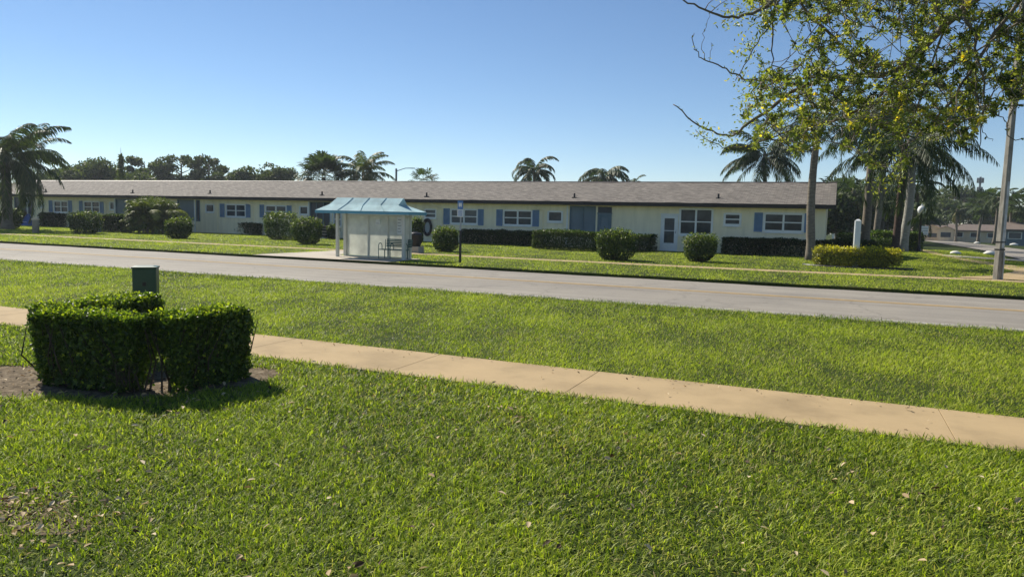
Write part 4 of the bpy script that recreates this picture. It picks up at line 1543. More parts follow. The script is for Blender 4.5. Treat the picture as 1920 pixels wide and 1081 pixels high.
# ------------------------------------------------------------------ palms and trees
def frond(V, F, vv, org, az, elev, L, droop, nl, ll, wl, r, hang=.5, dead=0.0, vm=.45, segs=12):
    """one feather frond: arching midrib with hanging leaflets"""
    p = np.array(org, float)
    e = elev
    step = L / segs
    pts, dirs = [p.copy()], []
    for k in range(segs):
        d = np.array([math.cos(az) * math.cos(e), math.sin(az) * math.cos(e), math.sin(e)])
        dirs.append(d)
        p = p + d * step
        pts.append(p.copy())
        e -= droop / segs * (0.5 + 1.2 * k / segs)
    dirs.append(dirs[-1])
    side = np.array([-math.sin(az), math.cos(az), 0])
    # midrib
    for k in range(segs):
        w_ = .035 * (1 - k / segs) + .008
        n = len(V)
        up = np.cross(dirs[k], side)
        V += [pts[k] - side * w_, pts[k] + side * w_, pts[k + 1] + side * w_ * .85, pts[k + 1] - side * w_ * .85]
        F.append((n, n + 1, n + 2, n + 3))
        vv += [min(1, vm + .3)] * 4
    for i in range(nl):
        u = .12 + .88 * (i + r.uniform(0, .8)) / nl
        k = min(segs - 1, int(u * segs))
        a = pts[k] + (pts[k + 1] - pts[k]) * (u * segs - k)
        d = dirs[k]
        lsz = ll * (math.sin(PI * min(1, .12 + .84 * u)) ** .6) * r.uniform(.8, 1.15)
        for sgn in (-1, 1):
            up = np.cross(d, side)
            dr = side * sgn * (1 - hang * .5) + d * .55 + up * (.25 * (1 - hang)) + np.array([0, 0, -hang * .8])
            dr = dr + r.normal(0, .10, 3)
            dr /= np.linalg.norm(dr)
            dr2 = dr + np.array([0, 0, -.35 - .5 * hang])
            dr2 /= np.linalg.norm(dr2)
            wv = np.cross(dr, np.cross(d, dr))
            wv = d * .8 + r.normal(0, .15, 3)
            wv /= np.linalg.norm(wv)
            b = a + dr * lsz * .5
            c = b + dr2 * lsz * .5
            n = len(V)
            hw = wl * .5
            V += [a - wv * hw * .6, a + wv * hw * .6, b + wv * hw, b - wv * hw, c + wv * hw * .15, c - wv * hw * .15]
            F += [(n, n + 1, n + 2, n + 3), (n + 3, n + 2, n + 4, n + 5)]
            q = float(np.clip(r.normal(vm, .13), 0, 1)) if dead < .5 else float(r.uniform(.88, 1))
            vv += [q] * 6


def fan_leaf(V, F, vv, org, az, elev, pet, R_, r, vm=.45, nseg=22):
    d = np.array([math.cos(az) * math.cos(elev), math.sin(az) * math.cos(elev), math.sin(elev)])
    side = np.array([-math.sin(az), math.cos(az), 0])
    up = np.cross(d, side)
    h = np.array(org) + d * pet - np.array([0, 0, .12 * pet])
    n = len(V)
    V += [np.array(org) - side * .03, np.array(org) + side * .03, h + side * .02, h - side * .02]
    F.append((n, n + 1, n + 2, n + 3))
    vv += [.8] * 4
    for k in range(nseg):
        a = (k / (nseg - 1) - .5) * math.radians(250)
        dr = d * math.cos(a) + side * math.sin(a) + up * r.normal(0, .08)
        dr /= np.linalg.norm(dr)
        L = R_ * (.75 + .25 * math.cos(a)) * r.uniform(.9, 1.1)
        wv = np.cross(dr, up)
        wv /= np.linalg.norm(wv)
        b = h + dr * L * .6
        c = b + (dr * .8 + np.array([0, 0, -.55])) * L * .4
        hw = L * .6 * math.radians(250) / nseg * .5
        n = len(V)
        V += [h, h + wv * .01, b + wv * hw, b - wv * hw, c + wv * .01, c - wv * .01]
        F += [(n, n + 1, n + 2, n + 3), (n + 3, n + 2, n + 4, n + 5)]
        q = float(np.clip(r.normal(vm, .12), 0, 1))
        vv += [q] * 6


def palm(label, base, top, r0, r1, kind='coco', nf=20, L=3.2, seed=0, bark='palmbark', group=None, vm=.42, elevs=(-.7, 1.25), azs=None, nl=46, wl=.05, name='palm_tree', droop=1.5, hang=.6, ll=None, extra=None, bulge=1.0):
    r = np.random.default_rng(seed + 500)
    base, top = np.array(base, float), np.array(top, float)
    t = thing(name, label, 'palm tree', base, 0, group)
    up = top - base
    ns = 14
    pts, rad = [], []
    bow = r.normal(0, .02, 2) * up[2]
    for k in range(ns + 1):
        u = k / ns
        q = up * u + np.array([bow[0], bow[1], 0]) * math.sin(PI * u)
        pts.append(q)
        flare = .5 * max(0, 1 - u * 9)
        rad.append((r0 + (r1 - r0) * u) * (1 + flare) * (1 + .035 * math.sin(k * 2.4)))
    pts[0] = pts[0] - np.array([0, 0, .15])
    MB().tube(pts, rad, 12).build('trunk', bark, t, True)
    V, F, vv = [], [], []
    for k in range(nf):
        u = (k + .5) / nf
        az = k * 2.39996 + r.normal(0, .2)
        el = elevs[1] + (elevs[0] - elevs[1]) * u ** .85 + r.normal(0, .1)
        o = up + np.array([math.cos(az) * r1 * .8, math.sin(az) * r1 * .8, .25 * (1 - u)])
        if kind == 'fan':
            fan_leaf(V, F, vv, o, az, el, L * .55, L * .55, r, vm)
        else:
            dead = 1.0 if (u > .93 and r.uniform() < .5) else 0.0
            frond(V, F, vv, o, az, el, L * r.uniform(.85, 1.1), droop * (0.75 + .4 * r.uniform()), nl, ll or L * .22, wl, r, hang, dead, vm)
    for (az, el, LL, dr) in (extra or []):
        frond(V, F, vv, up, az, el, LL, dr, nl, ll or L * .22, wl, r, hang, 0, vm)
    F4 = np.array(F)
    from_arrays('crown', np.array(V), F4, 'palm', t, v=np.array(vv))
    if kind != 'fan' and r1 > .08:
        mb = MB()
        mb.lathe([(r1 * .9, up[2] - .5), (r1 * 1.35, up[2] - .15), (r1 * 1.1, up[2] + .25), (.03, up[2] + .6)], (up[0], up[1], 0), 10)
        mb.build('crown_shaft', bark, t, True)
    return t


def palm_px(label, pbx, pby, ptx, pty, D=None, **kw):
    """trunk foot seen at (pbx,pby) or at distance D; crown centre seen at (ptx,pty)"""
    if D is None:
        b = G(pbx, pby)
    else:
        q = AT(pbx, 400, D)
        b = np.array([q[0], q[1], float(gz(q[0], q[1]))])
    Dh = math.hypot(b[0], b[1])
    tp = AT(ptx, pty, Dh)
    return palm(label, b, tp, **kw)


PG = 'palms by the right corner'
palm_px('leaning slim grey palm trunk standing before the right corner of the cream building', 1521, 490, 1533, 248, r0=.21, r1=.145, nf=16, L=2.6, seed=1, group=PG, nl=44, elevs=(-.1, 1.2), wl=.045)
palm_px('thick grey palm trunk rising directly behind the white sign', 1620, 475, 1640, 215, r0=.27, r1=.2, nf=22, L=4.0, seed=2, group=PG, nl=50, wl=.06)
palm_px('grey palm trunk second behind the white sign with hedge at its foot', 1640, 462, 1663, 235, r0=.27, r1=.2, nf=22, L=4.4, seed=3, group=PG, nl=50, wl=.07)
rightaz = math.atan2(_r0[1], _r0[0])
palm_px('dark ringed palm with flared black base and long fronds arching right', 1677, 484, 1697, 285, r0=.2, r1=.15, nf=22, L=4.2, seed=4, bark='darkbark', group=PG, nl=64, wl=.055,
        extra=[(rightaz, .42, 5.4, 1.35), (rightaz + .3, .1, 4.6, 1.3), (rightaz + PI, .5, 5.2, 1.6), (rightaz - .2, -.3, 3.8, 1.0), (rightaz + PI - .3, .15, 4.4, 1.4)], hang=.85, droop=1.7, ll=1.0, vm=.3)
palm_px('smooth pale grey palm trunk nearest the globe lamp', 1690, 473, 1710, 268, r0=.29, r1=.22, nf=20, L=4.0, seed=5, bark='palebark', group=PG, nl=50, wl=.06, vm=.35)
palm_px('coconut palm rising behind the roof at the right end of the building', 1436, 400, 1434, 296, D=66, r0=.2, r1=.14, nf=32, L=4.5, seed=6, nl=60, wl=.085, group='palms behind the roof', vm=.36, elevs=(-.5, 1.25), hang=.7)
QG = 'palms behind the roof'
palm_px('fan palm with a round dark crown above the roof left of the feathery palm', 607, 400, 607, 332, D=84, r0=.2, r1=.2, kind='fan', nf=60, L=3.1, seed=7, group=QG, elevs=(-.6, 1.4))
palm_px('feathery palm with upright pale fronds right of the fan palm', 681, 400, 681, 328, D=84, r0=.18, r1=.14, nf=34, L=3.9, seed=8, group=QG, nl=46, wl=.10, vm=.66, elevs=(-.6, 1.4), droop=1.7)
palm_px('bushy feathery palm left of two behind the middle of the roof', 1001, 400, 1001, 322, D=92, r0=.18, r1=.14, nf=22, L=3.7, seed=9, group=QG, nl=50, wl=.12, elevs=(-.5, 1.2), droop=2.6)
palm_px('feathery palm with two symmetric arching fronds and a thin spear above the roof', 1131, 400, 1131, 333, D=92, r0=.2, r1=.15, nf=18, L=4.6, seed=10, group=QG, nl=56, wl=.12, elevs=(-.2, 1.0), droop=2.6)
palm_px('small palm tops barely clearing the roof right of the street light', 795, 400, 795, 341, D=92, r0=.18, r1=.14, kind='fan', nf=22, L=2.0, seed=11, group=QG)
palm_px('tiny palm tip above the roof right of the symmetric palm', 1188, 400, 1190, 346, D=100, r0=.16, r1=.12, nf=11, L=2.2, seed=12, group=QG, nl=30, wl=.08, droop=2.2)
LG = 'palms at the far left'
palm_px('large leaning palm with a heavy drooping crown at the far left edge', 14, 431, 10, 298, r0=.34, r1=.27, nf=44, L=4.5, seed=13, group=LG, nl=60, wl=.085, vm=.5, elevs=(-1.0, 1.3), hang=.75)
palm_px('taller palm with an upright spear of fronds behind the leaning palm', 50, 400, 52, 290, D=108, r0=.3, r1=.22, nf=18, L=5.2, seed=14, group=LG, nl=46, wl=.11, vm=.4, elevs=(-.9, 1.5), bark='palebark')
RG = 'distant palms on the right'
for i, (bx, tx, ty, D, L, lb, kd) in enumerate([(1796, 1795, 395, 150, 4.5, 'distant palm before the brown roofed houses left of the concrete pole', 'coco'),
                                                (1838, 1850, 380, 140, 4.8, 'distant leaning fan palm close to the left side of the concrete pole', 'fan'),
                                                (1868, 1872, 374, 135, 4.6, 'distant palm half hidden by the concrete pole', 'coco'),
                                                (1898, 1897, 372, 130, 4.6, 'distant tall palm just right of the concrete pole', 'coco'),
                                                (1915, 1922, 382, 125, 4.4, 'distant palm at the right edge of the view', 'fan'),
                                                (1955, 1950, 380, 130, 4.4, 'distant palm beyond the right edge palms', 'coco'),
                                                (1657, 1657, 352, 104, 3.6, 'slender pale palm trunk in the gap left of the ringed palm', 'coco'),
                                                (1714, 1720, 352, 96, 3.8, 'tall shaded palm just left of the globe lamp', 'coco'),
                                                (1572, 1572, 375, 95, 4.0, 'shaggy palm in shade just beyond the right end of the roof', 'fan'),
                                                (1600, 1600, 362, 88, 4.2, 'bushy palm in deep shade between roof end and white sign', 'coco'),
                                                (1655, 1660, 368, 92, 4.2, 'shaded palm between the thick grey trunks', 'coco'),
                                                (1702, 1716, 400, 84, 3.4, 'low palm frond crown behind the globe lamp', 'coco')]):
    palm_px(lb, bx, 420, tx, ty, D=D, r0=.22, r1=.17, kind=kd, nf=(30 if kd == 'fan' else 22), L=L * (.62 if i < 6 else .9), seed=30 + i, group=RG, nl=34, wl=.13, vm=.42, elevs=(-.9, 1.2))


def tree(label, px, D, ptop, pw, kind='broad', seed=0, group=None, pbase=None, name=None, n=2600, leaf=.34, vm=.5, crown_frac=.7):
    r = np.random.default_rng(seed + 900)
    q = AT(px, 400, D)
    g0 = float(gz(q[0], q[1]))
    H = float(AT(px, ptop, D)[2]) - g0
    W = pw * 1.3 * D / FOC
    t = thing(name or ('pine_tree' if kind == 'pine' else 'broadleaf_tree'), label, 'tree', (q[0], q[1], g0), 0, group)
    mb = MB()
    tr = .018 * H + .05
    lean = r.normal(0, .03, 2) * H
    trunk_top = H * (.9 if kind == 'pine' else .62)
    tp = [(lean[0] * u, lean[1] * u, trunk_top * u - .1 * (u == 0)) for u in np.linspace(0, 1, 7)]
    mb.tube(tp, [tr * (1.25 - .85 * u) for u in np.linspace(0, 1, 7)], 8)
    mb.build('trunk', 'bark', t, True)
    # clumps
    nc = {'pine': 16, 'broad': 26, 'flat': 20}[kind]
    cl, lm = [], MB()
    zlo = H * (1 - crown_frac)
    for k in range(nc):
        u = (k + .5) / nc
        az = r.uniform(0, 2 * PI)
        if kind == 'pine':
            z = zlo + (H - zlo) * (.25 + .75 * u)
            R_ = W * .5 * (1 - .55 * abs(u - .45)) * math.sqrt(r.uniform(.12, 1))
            cr = np.array([W * .17, W * .17, W * .10]) * r.uniform(.7, 1.25)
        elif kind == 'flat':
            R_ = W * .5 * math.sqrt(r.uniform(.02, 1))
            z = H * (.97 - .22 * (R_ / (W * .5)) ** 2) - r.uniform(0, .28) * (H - zlo)
            cr = np.array([W * .17, W * .17, W * .055]) * r.uniform(.7, 1.3)
        else:
            ct = r.uniform(-.75, 1)
            st = math.sqrt(1 - ct * ct)
            rr = r.uniform(.55, .86)
            R_ = W * .5 * st * rr
            z = zlo + (H - zlo) * (.5 + .42 * ct * rr / .86)
            cr = np.array([W * .19, W * .19, (H - zlo) * .15]) * r.uniform(.75, 1.25)
        c = np.array([lean[0] + R_ * math.cos(az), lean[1] + R_ * math.sin(az), min(z, H - cr[2] * .7)])
        cl.append((c, cr))
        zs = max(zlo * .7, min(trunk_top * .95, c[2] - R_ * .55))
        us = zs / trunk_top
        s0 = np.array([lean[0] * us, lean[1] * us, zs])
        mbm = (s0 + c) / 2 + np.array([0, 0, -.06 * R_])
        lm.tube([s0, mbm, c], [tr * .4, tr * .25, tr * .08], 5)
    lm.build('limbs', 'bark', t)
    Ps, Ns = [], []
    per = n // nc
    for c, cr in cl:
        d = unit(r.normal(size=(per, 3)))
        rad = r.uniform(.35, 1.0, per) ** .6
        lump = 1 + .25 * smooth_noise(d, 4, int(r.integers(1e6)))
        Ps.append(c + d * (rad * lump)[:, None] * cr)
        Ns.append(unit(d + r.normal(0, .5, d.shape)))
    P, N = np.concatenate(Ps), np.concatenate(Ns)
    leaves_obj('crown', P, N, r, leaf, .62, 'tree', t, vm)
    return t


TG = 'trees beyond the roof on the left'
for i, a in enumerate([
        ('dense tree nearest the palms above the left end of the roof', 132, 125, 306, 62, 'broad'),
        ('wide dense tree crown left of the thin green spire', 185, 122, 300, 84, 'broad'),
        ('low dark tree right of the thin green spire', 245, 125, 309, 62, 'broad'),
        ('open pine, first from the left of the open pines', 272, 130, 297, 42, 'pine'),
        ('low ragged pine between two open pines', 305, 132, 306, 44, 'pine'),
        ('tall open pine with a wide flat crown, taller left one of a pair', 343, 130, 294, 54, 'pine'),
        ('tall open pine with a narrow ragged crown, right one of a pair', 388, 130, 295, 46, 'pine'),
        ('low dark tree just right of the open pines', 416, 126, 320, 52, 'broad'),
        ('rounded mid green tree in the middle of the tree row', 450, 124, 313, 56, 'broad'),
        ('dark rounded tree left of the dome shaped tree', 486, 126, 315, 48, 'broad'),
        ('dome shaped tree ending the tree row on its right', 524, 122, 308, 60, 'broad'),
        ('bushy tree behind the palm crown at far left', 92, 128, 318, 50, 'broad')]):
    tree(*a, seed=i, group=TG, n=5200 if a[5] == 'broad' else 3000, leaf=.46 if a[5] == 'broad' else .42, crown_frac=.75 if a[5] == 'broad' else .6, vm=.5)
# thin spire
q = AT(230, 400, 95)
t = thing('spire_tree', 'thin pointed green spire rising above the dense trees', 'tree', (q[0], q[1], 0), 0, TG)
hz = float(AT(230, 277, 95)[2])
MB().tube([(0, 0, -.1), (0, 0, hz * .7), (0, 0, hz)], [.1, .05, .012], 6).build('trunk', 'bark', t)
r = np.random.default_rng(4)
n = 900
zz = r.uniform(.55, .9, n)
rad = .55 * (1 - (zz - .55) / .45) * r.uniform(.2, 1, n)
az = r.uniform(0, 2 * PI, n)
P = np.stack([rad * np.cos(az), rad * np.sin(az), zz * hz], 1)
leaves_obj('crown', P, unit(r.normal(size=(n, 3))), r, .3, .4, 'tree', t, .7)

RT = 'trees beyond the houses on the right'
for i, a in enumerate([
        ('big umbrella crowned tree above the brown roofs', 1782, 215, 345, 74, 'flat'),
        ('spreading side crown left of the umbrella tree', 1752, 205, 372, 56, 'flat'),
        ('dense round tree under the thin mast', 1838, 225, 364, 66, 'broad'),
        ('low dense tree behind the left houses', 1745, 200, 392, 60, 'broad'),
        ('dark tree behind the gabled house', 1800, 210, 382, 70, 'broad'),
        ('dark tree behind the concrete pole', 1880, 220, 384, 70, 'broad'),
        ('dark tree at the right edge behind the palms', 1930, 215, 386, 70, 'broad'),
        ('tree in deep shade right of the roof end', 1590, 110, 335, 80, 'broad'),
        ('dark tree filling the space behind the thick palm trunks', 1640, 115, 345, 90, 'broad'),
        ('dark tree left of the globe lamp behind the palms', 1690, 120, 352, 70, 'broad'),
        ('dark bushy tree close behind the corner of the roof', 1572, 84, 362, 50, 'broad'),
        ('dark leafy tree directly behind the white sign', 1612, 92, 352, 60, 'broad'),
        ('dark low tree between the ringed palm and the grey palm trunks', 1668, 98, 366, 56, 'broad'),
        ('low dark tree mass behind the globe lamp', 1722, 180, 398, 50, 'broad')]):
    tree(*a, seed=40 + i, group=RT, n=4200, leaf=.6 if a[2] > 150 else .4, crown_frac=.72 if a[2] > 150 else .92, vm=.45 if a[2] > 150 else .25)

# feathery palm clump before the building
g = G(291, 440)
t = thing('palm_clump', 'large feathery yellow green palm clump on the lawn before the cream building', 'palm', (g[0] - 1.6, g[1] + 1.2, 0.03))
t.scale = (.92, .95, 1.12)
r = np.random.default_rng(61)
V, F, vv = [], [], []
for k in range(190):
    az = r.uniform(0, 2 * PI)
    rr = .95 * math.sqrt(r.uniform(0, 1))
    el = r.uniform(.25, 1.5)
    frond(V, F, vv, (rr * math.cos(az), rr * math.sin(az), r.uniform(.2, 1.2)), az + r.normal(0, .5), el, r.uniform(1.1, 1.75), r.uniform(1.2, 2.3), 24, .5, .085, r, .35, 0, r.uniform(.5, .86), 8)
for k in range(9):
    az = rightaz + r.normal(0, .5)
    frond(V, F, vv, (1.2 * math.cos(az), 1.2 * math.sin(az), 1.0), az, .7, 2.3, 2.2, 26, .5, .07, r, .4, 0, .93, 8)
from_arrays('crown', np.array(V), np.array(F), 'clump', t, v=np.array(vv))
mb = MB()
for k in range(26):
    a, rr = r.uniform(0, 2 * PI), 1.0 * math.sqrt(r.uniform(0, 1))
    mb.tube([(rr * math.cos(a), rr * math.sin(a), -.05), (rr * 1.15 * math.cos(a), rr * 1.15 * math.sin(a), 1.3)], [.04, .025], 6)
mb.build('stems', 'palebark', t)
P, N = bush_pts(3200, 4.1, 2.6, 1.5, r, 2.4, .5, .0, .15, 3, 2.5) if 0 else bush_pts(6500, 4.3, 3.0, 2.35, r, 2.3, .4, .0, .16, 3, 2.5)
leaves_obj('undergrowth', P, N, r, .15, .22, 'clump', t, .58, .14)

# ------------------------------------------------------------------ far things at the right
def house(label, pxl, pxr, D, pridge, peave, name='house', wall='tan', depth=9, gable=None, rz=None, n_win=3):
    a, b = AT(pxl, 430, D), AT(pxr, 430, D)
    c = (a + b) / 2
    g0 = float(gz(c[0], c[1]))
    W = float(np.hypot(*(b - a)[:2]))
    hr = float(AT((pxl + pxr) / 2, pridge, D)[2]) - g0
    he = float(AT((pxl + pxr) / 2, peave, D)[2]) - g0
    ang = math.atan2(b[1] - a[1], b[0] - a[0])
    t = thing(name, label, 'house', (c[0], c[1], g0), ang, 'houses along the side street')
    mb = MB().box(-W / 2 + .4, W / 2 - .4, 0, depth, -.1, he)
    mb.build('wall', wall, t)
    o = .5
    rf = MB()
    rf.poly([(-W / 2, -o, he - .1), (W / 2, -o, he - .1), (W / 2, depth / 2, hr), (-W / 2, depth / 2, hr)])
    rf.poly([(-W / 2, depth + o, he - .1), (-W / 2, depth / 2, hr), (W / 2, depth / 2, hr), (W / 2, depth + o, he - .1)])
    for X in (-W / 2 + .4, W / 2 - .4):
        rf.poly([(X, 0, he - .02), (X, depth, he - .02), (X, depth / 2, hr - .08)])
    rf.box(-W / 2, W / 2, -o - .03, -o, he - .3, he - .09)
    rfo = rf.build('roof', 'houseroof', t)
    for k in range(n_win):
        x = -W / 2 + W * (k + .7) / (n_win + .4)
        f = MB().box(x - .8, x + .8, -.05, -.002, he * .38, he * .8).build('window', 'white', t)
        MB().box(x - .68, x + .68, -.07, -.051, he * .42, he * .76).build('pane', 'glass', f)
    if gable is not None:
        gx_, gw, gd = gable
        mb = MB().box(gx_ - gw / 2, gx_ + gw / 2, -gd, -.003, -.1, he)
        mb.poly([(gx_ - gw / 2, -gd, he + .001), (gx_ + gw / 2, -gd, he + .001), (gx_, -gd, he + gw * .22)])
        gb = mb.build('gable_wing', wall, t)
        e = .4
        MB().poly([(gx_ - gw / 2 - e, -gd - e, he - .12), (gx_, -gd - e, he + gw * .22 + .05), (gx_, depth * .4, he + gw * .22 + .05), (gx_ - gw / 2 - e, depth * .1, he - .12)]).poly(
            [(gx_ + gw / 2 + e, -gd - e, he - .12), (gx_ + gw / 2 + e, depth * .1, he - .12), (gx_, depth * .4, he + gw * .22 + .05), (gx_, -gd - e, he + gw * .22 + .05)]).build('gable_roof', 'houseroof', gb)
        MB().box(gx_ - .8, gx_ + .8, -gd - .05, -gd - .002, he * .35, he * .75).build('gable_window', 'glass', gb)
    return t


house('low tan house with brown roof behind the globe lamp', 1700, 1776, 168, 421.5, 431.5, gable=(1.0, 5.2, 2.4))
house('cream gabled house with a long brown roof left of the concrete pole', 1776, 1884, 160, 420.5, 431, wall='tan', gable=(-4.6, 2.6, 2.2))
house('low house with brown roof right of the concrete pole', 1880, 2000, 120, 417, 429.5, wall='porchframe', gable=None)
house('cream house glimpsed between the palm trunks', 1640, 1688, 135, 418, 430, wall='stucco', depth=8, n_win=2)
house('pale house far behind the corner of the cream building', 1556, 1606, 140, 413, 424, wall='white', depth=8, n_win=2)

hs = 'clipped hedges before the far houses'
for a, b, h, lb in (((1818, 446), (1850, 447.5), 1.1, 'dark hedge before the gabled house left of the concrete pole'), ((1884, 447.5), (1903, 449), 1.0, 'block hedge just right of the concrete pole across the street'),
                    ((1900, 452), (1935, 454), 1.3, 'dark block hedge at the right edge across the street'), ((1770, 442.5), (1796, 443), .95, 'pale green hedge beneath the lit gable')):
    hedge_row('hedge', lb, 'hedge', G(*a), G(*b), 2.0, h, 2400, leaf=.24, group=hs, vmean=.35 if 'pale' not in lb else .75)
bush('bush', 'reddish round shrub before the gabled house', 'bush', 1822, 446, 424, 30, 1800, leaf=.3, group=hs, vmean=.5, e=2.2)
util_box('pale green utility cabinet beyond the corner of the cream building', G(1593, 450)[0], G(1593, 450)[1], 1.0, .9, .85, .2, 'utpale', 'utility_cabinet')
for px0, px1, py, lb, mt in ((1751, 1759, 441, 'reddish notice board by the driveway in front of the far houses', 'sign2'), (1760, 1766, 442, 'small cream wall sign beside the reddish board', 'stucco')):
    a = G(px0, py)
    b = G(px1, py)
    w_ = np.hypot(*(b - a)[:2])
    t = thing('notice_board', lb, 'sign', ((a[0] + b[0]) / 2, (a[1] + b[1]) / 2, a[2]), YAW)
    MB().box(-w_ / 2, w_ / 2, -.04, .04, .25, .95).build('board', mt, t)
    for s in (-1, 1):
        MB().box(s * w_ * .4 - .05, s * w_ * .4 + .05, .045, .13, -.1, .9).build('post', 'white', t)


def far_car(label, px, py, rz, mat):
    g = G(px, py)
    t = thing('parked_car', label, 'car', (g[0], g[1], g[2] + .05), rz)
    prof = [(-2.2, .35), (-2.25, .75), (-1.5, .95), (-.9, 1.42), (.7, 1.45), (1.35, .98), (2.15, .82), (2.25, .4)]
    n = len(prof)
    mb = MB()
    mb.v = [(x, -.85 + (.12 if z > 1.2 else 0), z) for x, z in prof] + [(x, .85 - (.12 if z > 1.2 else 0), z) for x, z in prof]
    mb.f = [tuple(range(n)), tuple(range(2 * n - 1, n - 1, -1))] + [(i, n + i, n + (i + 1) % n, (i + 1) % n) for i in range(n)]
    mb.build('body', mat, t)
    for s in (-1, 1):
        y = s * .80
        MB().poly([(-1.25, s * .835, .98), (1.1, s * .835, .98), (.62, s * .765, 1.36), (-.82, s * .765, 1.36)]).build('side_window', 'glass', t)
        for xx in (-1.4, 1.4):
            w_ = MB()
            w_.loft([[(xx + .33 * math.cos(a), y + e * .1, .33 + .33 * math.sin(a)) for a in np.linspace(0, 2 * PI, 14, endpoint=False)] for e in (-.6, .9 * 1)])
            wo = w_.build('wheel', 'rubber', t)
            MB().loft([[(xx + .2 * math.cos(a), y + s * q, .33 + .2 * math.sin(a)) for a in np.linspace(0, 2 * PI, 10, endpoint=False)] for q in (.0, .11)]).build('rim', 'signgrey', wo)
    MB().poly([(1.32, -.7, 1.0), (1.32, .7, 1.0), (.75, .62, 1.42), (.75, -.62, 1.42)]).build('windscreen', 'glass', t)
    return t


far_car('silver car parked by the houses behind the globe lamp', 1708, 444, YAW + .3, 'carpaint')
far_car('dark car parked right of the globe lamp before the tan house', 1738, 444.5, YAW - .2, 'darkcar')

for px, py, top, arm, lb in ((1766, 448.5, 394, -1, 'thin dark street light pole by the far driveway'), (1797.5, 447.5, 399, 1, 'pale street light pole with a bent arm before the gabled house')):
    g = G(px, py)
    D = math.hypot(g[0], g[1])
    h = float(AT(px, top, D)[2]) - g[2]
    t = thing('street_light', lb, 'street light', g, YAW, 'street lights')
    MB().tube([(0, 0, -.2), (0, 0, h)], [.13, .09], 8).build('pole', 'greysteel' if arm < 0 else 'palebark', t)
    MB().tube([(0, 0, h - .1), (.5, 0, h + .05), (1.2, 0, h + .08)], .035, 6).build('arm', 'greysteel', t)
    MB().box(1.15, 1.6, -.1, .1, h + .02, h + .12, .03).build('lamp_head', 'greysteel', t)
# street light behind the roof
D = 78
q = AT(742.5, 400, D)
h = float(AT(742.5, 316, D)[2])
t = thing('street_light', 'grey street light with a curved arm rising behind the middle of the roof', 'street light', (q[0], q[1], 0), YAW, 'street lights')
MB().tube([(0, 0, -.2), (0, 0, h)], [.13, .1], 8).build('pole', 'greysteel', t)
u = D / FOC
MB().tube([(0, 0, h - 5 * u), (9 * u, 0, h - 1.5 * u), (17 * u, 0, h + 1 * u), (25 * u, 0, h + 1.2 * u)], .04, 6).build('arm', 'greysteel', t)
MB().loft([[(x * u, yy * w_, h + z * u) for yy, z in ((-.16, .6), (.16, .6), (.12, 1.9), (-.12, 1.9))] for x, w_ in ((24.6, .5), (28, 1), (32, 1), (34.5, .4))]).build('lamp_head', 'greysteel', t)
# mast above the trees
D = 330
q = AT(1833, 400, D)
h = float(AT(1833, 335, D)[2])
t = thing('radio_mast', 'thin grey radio mast with two antenna clusters above the right trees', 'mast', (q[0], q[1], float(gz(q[0], q[1]))))
MB().tube([(0, 0, -.2), (0, 0, h + 4)], [.5, .35], 8).build('mast_shaft', 'greysteel', t)
hh = h - float(gz(q[0], q[1])) + float(gz(q[0], q[1]))
zt_ = h - float(gz(q[0], q[1]))
for z, rr in ((zt_ - .6, .95), (zt_ - 4.0, .75)):
    mb = MB()
    for k in range(6):
        a = k * PI / 3
        cx, cy = rr * math.cos(a), rr * math.sin(a)
        mb.box(cx - .22, cx + .22, cy - .22, cy + .22, z - 1.0, z + .9, .03)
        mb.tube([(0, 0, z), (cx * .9, cy * .9, z)], .06, 5)
    mb.build('antenna_cluster', 'greysteel', t)

